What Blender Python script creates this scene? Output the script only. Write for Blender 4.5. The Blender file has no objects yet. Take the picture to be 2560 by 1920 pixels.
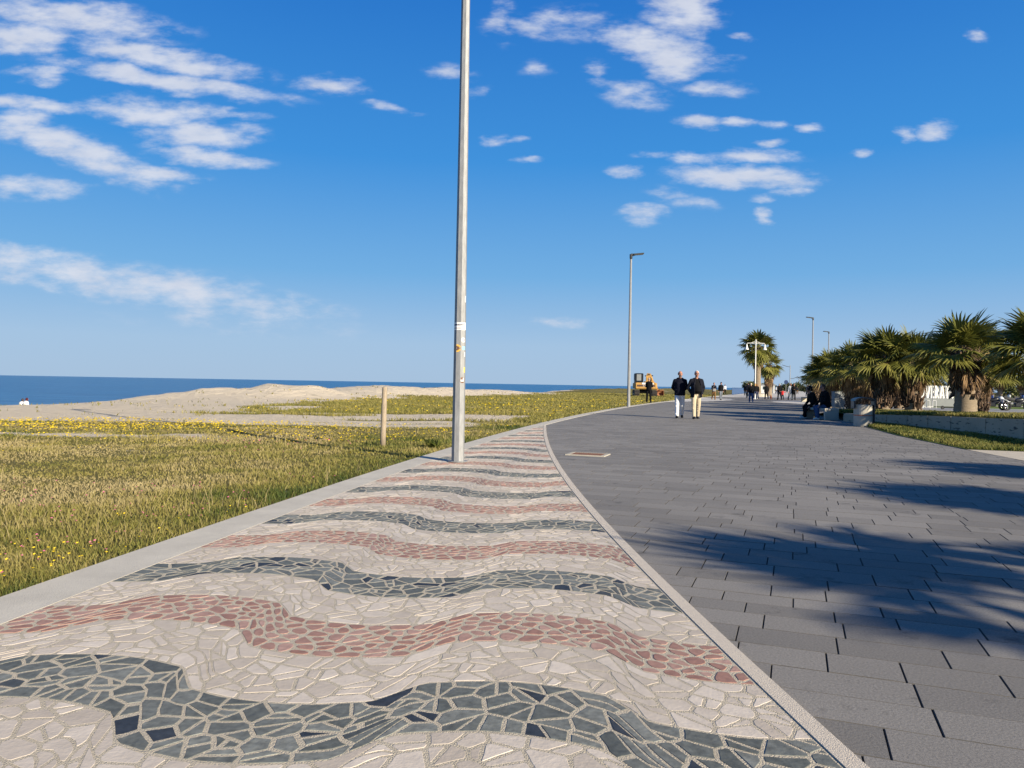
import bpy, math, random
import numpy as np
from mathutils import Vector, Matrix, Euler

random.seed(7); NR = np.random.default_rng(11)
R = math.radians
scene = bpy.context.scene
COL = scene.collection

# ------------------------------------------------------------------ helpers
class MB:
    """collects verts / faces / material slots for ONE mesh object"""
    def __init__(self): self.v = []; self.f = []; self.m = []; self.t = []
    def add(self, vs, fs, mi=0, tint=None):
        o = len(self.v)
        self.v.extend([tuple(p) for p in vs])
        for f in fs: self.f.append(tuple(i + o for i in f)); self.m.append(mi)
        self.t.extend([0.5 if tint is None else tint] * len(vs))
    def box(self, c, s, rz=0, mi=0, bev=0.0, rot=None):
        x, y, z = s[0] / 2, s[1] / 2, s[2] / 2
        M = rot if rot is not None else Matrix.Rotation(rz, 3, 'Z')
        if bev <= 0:
            vs = [(sx * x, sy * y, sz * z) for sz in (-1, 1) for sy in (-1, 1) for sx in (-1, 1)]
            fs = [(0, 2, 3, 1), (4, 5, 7, 6), (0, 1, 5, 4), (2, 6, 7, 3), (0, 4, 6, 2), (1, 3, 7, 5)]
        else:
            b = min(bev, x * .9, y * .9, z * .9)
            def ring(zz, ix, iy, c):
                X, Y = x - ix, y - iy
                return [(-X + c, -Y, zz), (X - c, -Y, zz), (X, -Y + c, zz), (X, Y - c, zz), (X - c, Y, zz), (-X + c, Y, zz), (-X, Y - c, zz), (-X, -Y + c, zz)]
            vs = ring(-z, b, b, b) + ring(-z + b, 0, 0, b) + ring(z - b, 0, 0, b) + ring(z, b, b, b)
            fs = [tuple(range(7, -1, -1)), tuple(range(24, 32))]
            for k in range(3):
                for i in range(8):
                    j = (i + 1) % 8
                    fs.append((k * 8 + i, k * 8 + j, k * 8 + 8 + j, k * 8 + 8 + i))
        vs = [tuple(M @ Vector(p) + Vector(c)) for p in vs]
        self.add(vs, fs, mi)
    def cap(self, p1, p2, r1, r2, flat=(1, 1), n=12, hemi=3, side=(1, 0, 0), mi=0):
        """tapered capsule with rounded ends, elliptical section"""
        p1 = Vector(p1); p2 = Vector(p2); ax = p2 - p1; L = ax.length
        ax = ax.normalized() if L > 1e-6 else Vector((0, 0, 1))
        u = Vector(side); u = u - ax * u.dot(ax)
        if u.length < 1e-3: u = Vector((0, 1, 0)) - ax * ax.y
        u.normalize(); w = ax.cross(u)
        vs = [p1 - ax * r1 * min(flat)]; fs = []
        rings = []
        for k in range(1, hemi + 1):
            a = math.pi / 2 * k / hemi
            rings.append((p1 - ax * r1 * math.cos(a) * min(flat), r1 * math.sin(a)))
        for k in range(hemi, 0, -1):
            a = math.pi / 2 * k / hemi
            rings.append((p2 + ax * r2 * math.cos(a) * min(flat), r2 * math.sin(a)))
        for c, r in rings:
            for i in range(n):
                t = 2 * math.pi * i / n
                vs.append(c + u * (r * flat[0] * math.cos(t)) + w * (r * flat[1] * math.sin(t)))
        vs.append(p2 + ax * r2 * min(flat)); m = len(rings)
        for i in range(n):
            j = (i + 1) % n
            fs.append((0, 1 + j, 1 + i))
            for k in range(m - 1): fs.append((1 + k * n + i, 1 + k * n + j, 1 + (k + 1) * n + j, 1 + (k + 1) * n + i))
            fs.append((len(vs) - 1, 1 + (m - 1) * n + i, 1 + (m - 1) * n + j))
        self.add(vs, fs, mi)
    def ell(self, c, r, n=14, m=9, mi=0, rot=None):
        vs = []; fs = []
        for k in range(m + 1):
            a = math.pi * k / m
            for i in range(n):
                t = 2 * math.pi * i / n
                p = Vector((r[0] * math.sin(a) * math.cos(t), r[1] * math.sin(a) * math.sin(t), -r[2] * math.cos(a)))
                if rot is not None: p = rot @ p
                vs.append(p + Vector(c))
        for k in range(m):
            for i in range(n):
                j = (i + 1) % n
                fs.append((k * n + i, k * n + j, (k + 1) * n + j, (k + 1) * n + i))
        self.add(vs, fs, mi)
    def tube(self, pts, rad, n=8, mi=0, closed=True, flat=(1, 1)):
        pts = [Vector(p) for p in pts]; N = len(pts)
        if not isinstance(rad, (list, tuple)): rad = [rad] * N
        vs = []; fs = []; u = None
        for k in range(N):
            d = (pts[min(k + 1, N - 1)] - pts[max(k - 1, 0)]).normalized()
            if u is None:
                u = Vector((1, 0, 0)) if abs(d.x) < .9 else Vector((0, 1, 0))
            u = (u - d * u.dot(d)).normalized(); w = d.cross(u)
            for i in range(n):
                t = 2 * math.pi * (i + .5) / n
                vs.append(pts[k] + u * (rad[k] * flat[0] * math.cos(t)) + w * (rad[k] * flat[1] * math.sin(t)))
        for k in range(N - 1):
            for i in range(n):
                j = (i + 1) % n
                fs.append((k * n + i, k * n + j, (k + 1) * n + j, (k + 1) * n + i))
        if closed: fs.append(tuple(range(n - 1, -1, -1))); fs.append(tuple((N - 1) * n + i for i in range(n)))
        self.add(vs, fs, mi)
    def lathe(self, prof, n=24, mi=0, c=(0, 0, 0), wob=0.0):
        vs = []; fs = []
        for r, z in prof:
            for i in range(n):
                t = 2 * math.pi * i / n; q = r * (1 + random.uniform(-wob, wob))
                vs.append((c[0] + q * math.cos(t), c[1] + q * math.sin(t), c[2] + z))
        for k in range(len(prof) - 1):
            for i in range(n):
                j = (i + 1) % n
                fs.append((k * n + i, k * n + j, (k + 1) * n + j, (k + 1) * n + i))
        fs.append(tuple(range(n - 1, -1, -1))); fs.append(tuple((len(prof) - 1) * n + i for i in range(n)))
        self.add(vs, fs, mi)
    def torus(self, c, R_, r, axis='X', n=24, m=8, mi=0):
        vs = []; fs = []
        for i in range(n):
            a = 2 * math.pi * i / n
            for j in range(m):
                b = 2 * math.pi * j / m
                q = R_ + r * math.cos(b); h = r * math.sin(b)
                p = {'X': (h, q * math.cos(a), q * math.sin(a)), 'Y': (q * math.cos(a), h, q * math.sin(a)), 'Z': (q * math.cos(a), q * math.sin(a), h)}[axis]
                vs.append((p[0] + c[0], p[1] + c[1], p[2] + c[2]))
        for i in range(n):
            for j in range(m):
                a, b = (i + 1) % n, (j + 1) % m
                fs.append((i * m + j, a * m + j, a * m + b, i * m + b))
        self.add(vs, fs, mi)
    def prism(self, poly, z0, z1, mi=0):
        n = len(poly)
        vs = [(p[0], p[1], z0) for p in poly] + [(p[0], p[1], z1) for p in poly]
        fs = [tuple(range(n - 1, -1, -1)), tuple(range(n, 2 * n))] + [(i, (i + 1) % n, n + (i + 1) % n, n + i) for i in range(n)]
        self.add(vs, fs, mi)
    def mesh(self, name, smooth=False, tint=False):
        me = bpy.data.meshes.new(name); me.from_pydata(self.v, [], self.f)
        me.polygons.foreach_set('material_index', self.m)
        if smooth: me.polygons.foreach_set('use_smooth', [True] * len(self.f))
        if tint:
            a = me.attributes.new('tint', 'FLOAT', 'POINT'); a.data.foreach_set('value', self.t)
        me.update()
        return me

def link(name, me, mats, parent=None, loc=(0, 0, 0), rz=0):
    o = bpy.data.objects.new(name, me); COL.objects.link(o)
    for m in (mats if isinstance(mats, (list, tuple)) else [mats]):
        if m.name not in [x.name for x in me.materials if x]: me.materials.append(m)
    o.location = loc; o.rotation_euler = (0, 0, rz)
    if parent: o.parent = parent
    return o
def build(name, mb, mats, parent=None, smooth=False, loc=(0, 0, 0), rz=0, tint=False):
    return link(name, mb.mesh(name, smooth, tint), mats, parent, loc, rz)
def tag(o, label=None, cat=None, group=None, kind=None):
    if label: o['label'] = label
    if cat: o['category'] = cat
    if group: o['group'] = group
    if kind: o['kind'] = kind
    return o
def thing(name, label, cat, loc, rz=0, group=None):
    o = bpy.data.objects.new(name, None); COL.objects.link(o)
    o.empty_display_size = .2
    o.location = loc; o.rotation_euler = (0, 0, rz)
    return tag(o, label, cat, group)
KIDS = {}
def dup(root, loc, rz, label, scale=1.0):
    r = root.copy(); COL.objects.link(r); r.location = loc; r.rotation_euler = (0, 0, rz); r.scale = (scale,) * 3
    r['label'] = label
    for ch in list(root.children):
        c = ch.copy(); COL.objects.link(c); c.parent = r
        for g in list(ch.children):
            d = g.copy(); COL.objects.link(d); d.parent = c
    return r

# value noise (numpy)
def vn(x, y, seed=0):
    x = np.asarray(x, float); y = np.asarray(y, float)
    xi = np.floor(x).astype(np.int64); yi = np.floor(y).astype(np.int64); fx = x - xi; fy = y - yi
    fx = fx * fx * (3 - 2 * fx); fy = fy * fy * (3 - 2 * fy)
    def h(a, b):
        n = (a * 374761393 + b * 668265263 + seed * 974634777) & 0xFFFFFFFF
        n = ((n ^ (n >> 13)) * 1274126177) & 0xFFFFFFFF
        return ((n ^ (n >> 16)) & 0xFFFF) / 65535.0
    return (h(xi, yi) * (1 - fx) + h(xi + 1, yi) * fx) * (1 - fy) + (h(xi, yi + 1) * (1 - fx) + h(xi + 1, yi + 1) * fx) * fy
def fbm(x, y, seed=0, o=3):
    s = 0; a = .5; 
    for k in range(o): s = s + a * vn(x * 2 ** k, y * 2 ** k, seed + k); a *= .5
    return s / (1 - .5 ** o)
def sstep(a, b, x):
    t = np.clip((np.asarray(x, float) - a) / (b - a), 0, 1); return t * t * (3 - 2 * t)

# ------------------------------------------------------------------ materials
def nodes(name):
    m = bpy.data.materials.new(name); m.use_nodes = True
    nt = m.node_tree; b = nt.nodes['Principled BSDF']
    return m, nt, b
def setin(b, **k):
    for n, v in k.items():
        n = n.replace('_', ' ')
        if n in b.inputs: b.inputs[n].default_value = v
def N(nt, t, **k):
    n = nt.nodes.new(t)
    for a, v in k.items(): setattr(n, a, v)
    return n
def c4(c): return (c[0], c[1], c[2], 1)
def mat(name, col, rough=.7, var=.25, scale=8, bump=0.0, bscale=None, metal=0, island=0.0, spec=.5, detail=4, sheen=0, stretch=None, col2=None):
    """principled with noise-driven colour variation, island variation and bump"""
    m, nt, b = nodes(name); L = nt.links
    b.inputs['Roughness'].default_value = rough; b.inputs['Metallic'].default_value = metal
    b.inputs['Specular IOR Level'].default_value = spec
    tc = N(nt, 'ShaderNodeTexCoord'); src = tc.outputs['Object']
    if stretch:
        mp = N(nt, 'ShaderNodeMapping'); mp.inputs['Scale'].default_value = stretch; L.new(src, mp.inputs[0]); src = mp.outputs[0]
    nz = N(nt, 'ShaderNodeTexNoise'); nz.inputs['Scale'].default_value = scale; nz.inputs['Detail'].default_value = detail; nz.inputs['Roughness'].default_value = .65
    L.new(src, nz.inputs['Vector'])
    mr = N(nt, 'ShaderNodeMapRange'); mr.inputs[1].default_value = .25; mr.inputs[2].default_value = .75
    L.new(nz.outputs[0], mr.inputs[0])
    mx = N(nt, 'ShaderNodeMix', data_type='RGBA')
    lo = [c * (1 - var) for c in col]; hi = [min(1, c * (1 + var)) for c in (col2 or col)]
    mx.inputs[6].default_value = c4(lo); mx.inputs[7].default_value = c4(hi); L.new(mr.outputs[0], mx.inputs[0])
    out = mx.outputs[2]
    if island:
        g = N(nt, 'ShaderNodeNewGeometry'); r2 = N(nt, 'ShaderNodeMapRange')
        r2.inputs[3].default_value = 1 - island; r2.inputs[4].default_value = 1 + island
        L.new(g.outputs['Random Per Island'], r2.inputs[0])
        mu = N(nt, 'ShaderNodeVectorMath', operation='SCALE'); L.new(out, mu.inputs[0]); L.new(r2.outputs[0], mu.inputs['Scale']); out = mu.outputs[0]
    L.new(out, b.inputs['Base Color'])
    if bump:
        n2 = N(nt, 'ShaderNodeTexNoise'); n2.inputs['Scale'].default_value = bscale or scale * 4; n2.inputs['Detail'].default_value = 5
        L.new(src, n2.inputs['Vector'])
        bp = N(nt, 'ShaderNodeBump'); bp.inputs['Strength'].default_value = min(1, bump); bp.inputs['Distance'].default_value = .01
        L.new(n2.outputs[0], bp.inputs['Height']); L.new(bp.outputs[0], b.inputs['Normal'])
    return m

def ramp_mat(name, stops, src='island', rough=.7, attr=None, noise=.15, nscale=20, interp='LINEAR', bump=0, bscale=80, trans=0.0, spec=.4):
    m, nt, b = nodes(name); L = nt.links
    b.inputs['Roughness'].default_value = rough; b.inputs['Specular IOR Level'].default_value = spec
    if attr:
        a = N(nt, 'ShaderNodeAttribute', attribute_name=attr); fac = a.outputs['Fac']
    else:
        g = N(nt, 'ShaderNodeNewGeometry'); fac = g.outputs['Random Per Island']
    cr = N(nt, 'ShaderNodeValToRGB'); cr.color_ramp.interpolation = interp
    e = cr.color_ramp.elements
    while len(e) > 1: e.remove(e[0])
    e[0].position = stops[0][0]; e[0].color = c4(stops[0][1])
    for p, c in stops[1:]:
        q = e.new(p); q.color = c4(c)
    L.new(fac, cr.inputs[0])
    tc = N(nt, 'ShaderNodeTexCoord')
    nz = N(nt, 'ShaderNodeTexNoise'); nz.inputs['Scale'].default_value = nscale; nz.inputs['Detail'].default_value = 5
    L.new(tc.outputs['Object'], nz.inputs['Vector'])
    mr = N(nt, 'ShaderNodeMapRange'); mr.inputs[1].default_value = .25; mr.inputs[2].default_value = .75; mr.inputs[3].default_value = 1 - noise; mr.inputs[4].default_value = 1 + noise
    L.new(nz.outputs[0], mr.inputs[0])
    mu = N(nt, 'ShaderNodeVectorMath', operation='SCALE'); L.new(cr.outputs[0], mu.inputs[0]); L.new(mr.outputs[0], mu.inputs['Scale'])
    L.new(mu.outputs[0], b.inputs['Base Color'])
    if bump:
        n2 = N(nt, 'ShaderNodeTexNoise'); n2.inputs['Scale'].default_value = bscale; n2.inputs['Detail'].default_value = 4
        L.new(tc.outputs['Object'], n2.inputs['Vector'])
        bp = N(nt, 'ShaderNodeBump'); bp.inputs['Strength'].default_value = bump; bp.inputs['Distance'].default_value = .006
        L.new(n2.outputs[0], bp.inputs['Height']); L.new(bp.outputs[0], b.inputs['Normal'])
    if trans:
        tr = N(nt, 'ShaderNodeBsdfTranslucent'); L.new(mu.outputs[0], tr.inputs['Color'])
        ms = N(nt, 'ShaderNodeMixShader'); ms.inputs[0].default_value = trans
        L.new(b.outputs[0], ms.inputs[1]); L.new(tr.outputs[0], ms.inputs[2])
        L.new(ms.outputs[0], nt.nodes['Material Output'].inputs['Surface'])
    return m

M = {}
M['kerb'] = mat('kerb_concrete', (.54, .505, .44), .9, .12, 2.5, .5, 120, spec=.2)
M['grout'] = mat('grout', (.50, .44, .345), .9, .12, 14, .9, 160)
M['white_stone'] = ramp_mat('white_stone', [(0, (.48, .415, .345)), (.5, (.555, .485, .41)), (1, (.64, .565, .485))], rough=.7, noise=.10, nscale=14, bump=.3, bscale=60)
M['grey_stone'] = ramp_mat('slate_stone', [(0, (.036, .043, .056)), (.075, (.045, .052, .064)), (.09, (.105, .113, .105)), (.55, (.15, .158, .146)), (1, (.215, .222, .203))], rough=.6, noise=.32, nscale=34, bump=.35, bscale=45, spec=.2)
M['pink_stone'] = ramp_mat('pink_stone', [(0, (.30, .158, .12)), (.5, (.355, .205, .16)), (1, (.43, .27, .22))], rough=.65, noise=.22, nscale=30, bump=.3, bscale=60)
M['band'] = mat('pale_border_stone', (.60, .53, .445), .85, .10, 60, .6, 260)
M['joint'] = mat('joint_sand', (.06, .057, .052), .95, .3, 20)
M['cream'] = mat('cream_paving', (.52, .46, .37), .85, .12, 3, .4, 90)
M['pale_plaza'] = mat('pale_plaza_paving', (.52, .49, .45), .85, .14, .5, .2, 30, stretch=(1, 4, 1))
M['asphalt'] = mat('path_asphalt', (.27, .27, .28), .9, .12, 1.5, .3, 60)
M['pinkpath'] = mat('mauve_path_paving', (.42, .33, .32), .9, .12, 1.5)
M['steel'] = mat('galvanised_steel', (.27, .275, .28), .55, .25, 5, .1, 30, metal=.2, stretch=(6, 6, 1.2))
M['lamp_dark'] = mat('lamp_dark_metal', (.035, .04, .045), .45, .2, 10)
M['sticker_white'] = mat('sticker_paper', (.75, .74, .74), .6, .08, 60)
M['sticker_yellow'] = mat('yellow_sticker_paper', (.75, .60, .08), .6, .12, 60)
M['sticker_orange'] = mat('orange_sticker_paper', (.72, .42, .08), .6, .15, 60)
M['sticker_brown'] = mat('brown_sticker_ink', (.16, .08, .05), .6, .3, 60)
M['sticker_blue'] = mat('blue_sticker_paper', (.25, .50, .68), .6, .15, 60)
M['ink'] = mat('dark_ink', (.02, .02, .05), .6, .2, 60)
M['wood'] = mat('weathered_wood', (.36, .29, .21), .85, .35, 12, .8, 40, stretch=(8, 8, .8))
M['rust'] = mat('rusty_grate', (.16, .075, .045), .8, .4, 30, .5, 90)
M['concrete'] = mat('pale_concrete', (.42, .385, .32), .85, .12, 4, .4, 60)
M['wall_conc'] = None
M['cabinet'] = mat('grey_cabinet_paint', (.20, .215, .22), .6, .08, 3)
M['hood'] = mat('black_hood_plastic', (.02, .025, .035), .4, .25, 12)
M['terracotta'] = mat('red_band_paint', (.45, .17, .10), .7, .2, 20)
M['white_paint'] = mat('white_paint', (.80, .79, .76), .6, .06, 4)
M['skin'] = mat('skin', (.40, .19, .125), .55, .1, 12)
M['rubber'] = mat('black_rubber', (.015, .015, .017), .7, .3, 20)
M['yellow_paint'] = mat('excavator_yellow_paint', (.42, .235, .06), .6, .3, 2.5)
M['decal_dark'] = mat('dark_decal', (.07, .035, .03), .6, .25, 6)
M['track'] = mat('muddy_track', (.035, .03, .028), .9, .5, 8, .6, 40)
M['mud'] = mat('dry_mud', (.40, .30, .18), .9, .3, 4, .6, 20)
M['bucket'] = mat('rusty_bucket', (.30, .13, .06), .8, .3, 6)
M['glass'] = mat('dark_glass', (.03, .045, .05), .12, .3, 3)
M['blue_paint'] = mat('blue_railing_paint', (.03, .085, .21), .5, .15, 3)
M['chrome'] = mat('bright_metal', (.6, .6, .62), .25, .1, 10, metal=.9)
M['moto_black'] = mat('motorcycle_black_paint', (.012, .013, .016), .3, .3, 6)
M['moto_white'] = mat('motorcycle_silver_paint', (.6, .62, .66), .35, .1, 6)
M['moto_blue'] = mat('scooter_blue_paint', (.03, .09, .35), .35, .2, 6)
M['frond'] = ramp_mat('palm_frond', [(0, (.36, .26, .11)), (.25, (.24, .225, .055)), (.5, (.155, .155, .03)), (1, (.07, .085, .02))], attr='tint', rough=.5, noise=.25, nscale=4, trans=.2, spec=.25)
M['dry'] = ramp_mat('dry_frond', [(0, (.11, .066, .035)), (.5, (.25, .155, .075)), (1, (.42, .275, .14))], attr='tint', rough=.8, noise=.3, nscale=5, trans=.12)
M['petiole'] = mat('palm_petiole', (.24, .19, .07), .6, .3, 5)
M['trunk'] = mat('palm_trunk_bark', (.23, .18, .125), .9, .3, 3, 1.0, 14, stretch=(1, 1, 7))
M['boots'] = ramp_mat('palm_leaf_bases', [(0, (.04, .026, .018)), (.6, (.09, .056, .036)), (1, (.19, .125, .08))], rough=.9, noise=.3, nscale=12)
M['bush'] = ramp_mat('dark_bush_leaves', [(0, (.02, .03, .012)), (1, (.05, .065, .025))], rough=.6, trans=.1)
M['tree'] = ramp_mat('far_tree_leaves', [(0, (.05, .065, .025)), (.6, (.10, .12, .04)), (1, (.17, .17, .06))], rough=.6, trans=.1)
M['bark'] = mat('brown_bark', (.12, .085, .055), .9, .3, 6)
M['dog'] = mat('red_brown_fur', (.22, .075, .045), .9, .3, 14)
M['kiosk'] = mat('kiosk_white_render', (.70, .69, .66), .8, .08, 1)
M['roof_grey'] = mat('kiosk_roof_sheet', (.30, .31, .32), .7, .1, 1)

def cloth(name, col, var=.22):
    if name not in M: M[name] = mat(name, col, .9, var, 7, .35, 26, spec=.15)
    return M[name]

# dark pavers: island variation + stains + granular bump
def paver_material():
    m, nt, b = nodes('dark_paver'); L = nt.links
    tc = N(nt, 'ShaderNodeTexCoord'); g = N(nt, 'ShaderNodeNewGeometry')
    cr = N(nt, 'ShaderNodeMapRange'); cr.inputs[3].default_value = .83; cr.inputs[4].default_value = 1.12; L.new(g.outputs['Random Per Island'], cr.inputs[0])
    fine = N(nt, 'ShaderNodeTexNoise'); fine.inputs['Scale'].default_value = 90; fine.inputs['Detail'].default_value = 4; fine.inputs['Roughness'].default_value = .7; L.new(tc.outputs['Object'], fine.inputs['Vector'])
    big = N(nt, 'ShaderNodeTexNoise'); big.inputs['Scale'].default_value = .55; big.inputs['Detail'].default_value = 5; L.new(tc.outputs['Object'], big.inputs['Vector'])
    f1 = N(nt, 'ShaderNodeMapRange'); f1.inputs[1].default_value = .3; f1.inputs[2].default_value = .7; f1.inputs[3].default_value = .72; f1.inputs[4].default_value = 1.22; L.new(fine.outputs[0], f1.inputs[0])
    f2 = N(nt, 'ShaderNodeMapRange'); f2.inputs[1].default_value = .3; f2.inputs[2].default_value = .7; f2.inputs[3].default_value = .88; f2.inputs[4].default_value = 1.1; L.new(big.outputs[0], f2.inputs[0])
    st = N(nt, 'ShaderNodeTexNoise'); st.inputs['Scale'].default_value = 2.6; st.inputs['Detail'].default_value = 9; st.inputs['Roughness'].default_value = .72; L.new(tc.outputs['Object'], st.inputs['Vector'])
    f3 = N(nt, 'ShaderNodeMapRange'); f3.inputs[1].default_value = .58; f3.inputs[2].default_value = .70; f3.inputs[3].default_value = 1; f3.inputs[4].default_value = .45; L.new(st.outputs[0], f3.inputs[0])
    a = N(nt, 'ShaderNodeMath', operation='MULTIPLY'); L.new(cr.outputs[0], a.inputs[0]); L.new(f1.outputs[0], a.inputs[1])
    a2 = N(nt, 'ShaderNodeMath', operation='MULTIPLY'); L.new(a.outputs[0], a2.inputs[0]); L.new(f2.outputs[0], a2.inputs[1])
    a3 = N(nt, 'ShaderNodeMath', operation='MULTIPLY'); L.new(a2.outputs[0], a3.inputs[0]); L.new(f3.outputs[0], a3.inputs[1])
    mu = N(nt, 'ShaderNodeVectorMath', operation='SCALE'); mu.inputs[0].default_value = (.228, .214, .199); L.new(a3.outputs[0], mu.inputs['Scale'])
    L.new(mu.outputs[0], b.inputs['Base Color'])
    b.inputs['Roughness'].default_value = .82; b.inputs['Specular IOR Level'].default_value = .35
    bp = N(nt, 'ShaderNodeBump'); bp.inputs['Strength'].default_value = .45; bp.inputs['Distance'].default_value = .004
    L.new(fine.outputs[0], bp.inputs['Height']); L.new(bp.outputs[0], b.inputs['Normal'])
    return m
M['paver'] = paver_material()
M['paver_edge'] = mat('soiled_paver_edge', (.10, .093, .086), .95, .35, 9)

def wall_material():
    m, nt, b = nodes('stained_wall_concrete'); L = nt.links
    tc = N(nt, 'ShaderNodeTexCoord')
    n1 = N(nt, 'ShaderNodeTexNoise'); n1.inputs['Scale'].default_value = 1.4; n1.inputs['Detail'].default_value = 6; L.new(tc.outputs['Object'], n1.inputs['Vector'])
    mp = N(nt, 'ShaderNodeMapping'); mp.inputs['Scale'].default_value = (2.2, 2.2, 11); L.new(tc.outputs['Object'], mp.inputs[0])
    n2 = N(nt, 'ShaderNodeTexNoise'); n2.inputs['Scale'].default_value = 1.3; n2.inputs['Detail'].default_value = 7; n2.inputs['Roughness'].default_value = .6; L.new(mp.outputs[0], n2.inputs['Vector'])
    mx = N(nt, 'ShaderNodeMix', data_type='RGBA'); mx.inputs[6].default_value = (.29, .245, .18, 1); mx.inputs[7].default_value = (.46, .39, .295, 1); L.new(n1.outputs[0], mx.inputs[0])
    r = N(nt, 'ShaderNodeMapRange'); r.inputs[1].default_value = .585; r.inputs[2].default_value = .64; L.new(n2.outputs[0], r.inputs[0])
    m2 = N(nt, 'ShaderNodeMix', data_type='RGBA'); L.new(r.outputs[0], m2.inputs[0]); L.new(mx.outputs[2], m2.inputs[6]); m2.inputs[7].default_value = (.06, .06, .055, 1)
    L.new(m2.outputs[2], b.inputs['Base Color']); b.inputs['Roughness'].default_value = .9
    return m
M['wall_conc'] = wall_material()

def terrain_material():
    m, nt, b = nodes('sand_and_turf'); L = nt.links
    tc = N(nt, 'ShaderNodeTexCoord')
    at = N(nt, 'ShaderNodeAttribute', attribute_name='grass')
    def noise(s, d=5, r=.6, st=None):
        n = N(nt, 'ShaderNodeTexNoise'); n.inputs['Scale'].default_value = s; n.inputs['Detail'].default_value = d; n.inputs['Roughness'].default_value = r
        if st:
            mp = N(nt, 'ShaderNodeMapping'); mp.inputs['Scale'].default_value = st; L.new(tc.outputs['Object'], mp.inputs[0]); L.new(mp.outputs[0], n.inputs['Vector'])
        else: L.new(tc.outputs['Object'], n.inputs['Vector'])
        return n.outputs[0]
    def mix(f, a, c):
        x = N(nt, 'ShaderNodeMix', data_type='RGBA'); L.new(f, x.inputs[0])
        for i, q in ((6, a), (7, c)):
            if isinstance(q, tuple): x.inputs[i].default_value = c4(q)
            else: L.new(q, x.inputs[i])
        return x.outputs[2]
    sand = mix(noise(.35, 6), (.62, .53, .40), (.72, .62, .485))
    sand = mix(noise(7, 4), sand, (.67, .575, .44))
    dk = N(nt, 'ShaderNodeMapRange'); dk.inputs[1].default_value = .57; dk.inputs[2].default_value = .68; L.new(noise(.9, 7, .7, (1, 2.2, 1)), dk.inputs[0])
    dm = N(nt, 'ShaderNodeMath', operation='MULTIPLY'); dm.inputs[1].default_value = .55; L.new(dk.outputs[0], dm.inputs[0])
    sand = mix(dm.outputs[0], sand, (.30, .25, .17))
    turf = mix(noise(.7, 6), (.20, .155, .06), (.12, .125, .03))
    turf = mix(noise(6, 4), turf, (.16, .14, .045))
    ns = N(nt, 'ShaderNodeMath', operation='ADD'); L.new(at.outputs['Fac'], ns.inputs[0])
    q = N(nt, 'ShaderNodeMapRange'); q.inputs[3].default_value = -.45; q.inputs[4].default_value = .45; L.new(noise(2.2, 7, .7), q.inputs[0]); L.new(q.outputs[0], ns.inputs[1])
    st = N(nt, 'ShaderNodeMapRange'); st.inputs[1].default_value = .35; st.inputs[2].default_value = .6; L.new(ns.outputs[0], st.inputs[0])
    L.new(mix(st.outputs[0], sand, turf), b.inputs['Base Color'])
    b.inputs['Roughness'].default_value = .95; b.inputs['Specular IOR Level'].default_value = .15
    bp = N(nt, 'ShaderNodeBump'); bp.inputs['Strength'].default_value = .9; bp.inputs['Distance'].default_value = .30
    L.new(noise(1.6, 9, .7), bp.inputs['Height']); L.new(bp.outputs[0], b.inputs['Normal'])
    return m
M['terrain'] = terrain_material()

def lawn_material():
    m, nt, b = nodes('park_lawn'); L = nt.links
    tc = N(nt, 'ShaderNodeTexCoord')
    n = N(nt, 'ShaderNodeTexNoise'); n.inputs['Scale'].default_value = .6; n.inputs['Detail'].default_value = 8; L.new(tc.outputs['Object'], n.inputs['Vector'])
    cr = N(nt, 'ShaderNodeValToRGB'); e = cr.color_ramp.elements
    e[0].position = .3; e[0].color = (.17, .19, .035, 1); e[1].position = .7; e[1].color = (.07, .125, .02, 1)
    L.new(n.outputs[0], cr.inputs[0]); L.new(cr.outputs[0], b.inputs['Base Color']); b.inputs['Roughness'].default_value = .9; b.inputs['Specular IOR Level'].default_value = .2
    n2 = N(nt, 'ShaderNodeTexNoise'); n2.inputs['Scale'].default_value = 9; n2.inputs['Detail'].default_value = 4; L.new(tc.outputs['Object'], n2.inputs['Vector'])
    bp = N(nt, 'ShaderNodeBump'); bp.inputs['Strength'].default_value = 1; bp.inputs['Distance'].default_value = .05
    L.new(n2.outputs[0], bp.inputs['Height']); L.new(bp.outputs[0], b.inputs['Normal'])
    return m
M['lawn'] = lawn_material()

def sea_material():
    m, nt, b = nodes('sea_water'); L = nt.links
    tc = N(nt, 'ShaderNodeTexCoord'); mp = N(nt, 'ShaderNodeMapping'); mp.inputs['Scale'].default_value = (.05, .22, 1); mp.inputs['Rotation'].default_value = (0, 0, R(14)); L.new(tc.outputs['Object'], mp.inputs[0])
    n = N(nt, 'ShaderNodeTexNoise'); n.inputs['Scale'].default_value = 1; n.inputs['Detail'].default_value = 7; n.inputs['Roughness'].default_value = .6; L.new(mp.outputs[0], n.inputs['Vector'])
    mx = N(nt, 'ShaderNodeMix', data_type='RGBA'); mx.inputs[6].default_value = (.022, .115, .27, 1); mx.inputs[7].default_value = (.05, .19, .38, 1)
    r = N(nt, 'ShaderNodeMapRange'); r.inputs[1].default_value = .35; r.inputs[2].default_value = .65; L.new(n.outputs[0], r.inputs[0]); L.new(r.outputs[0], mx.inputs[0])
    L.new(mx.outputs[2], b.inputs['Base Color']); b.inputs['Roughness'].default_value = .32; b.inputs['IOR'].default_value = 1.33; b.inputs['Specular IOR Level'].default_value = .3
    bp = N(nt, 'ShaderNodeBump'); bp.inputs['Strength'].default_value = 1; bp.inputs['Distance'].default_value = 1.6
    L.new(n.outputs[0], bp.inputs['Height']); L.new(bp.outputs[0], b.inputs['Normal'])
    return m
M['sea'] = sea_material()
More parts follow.
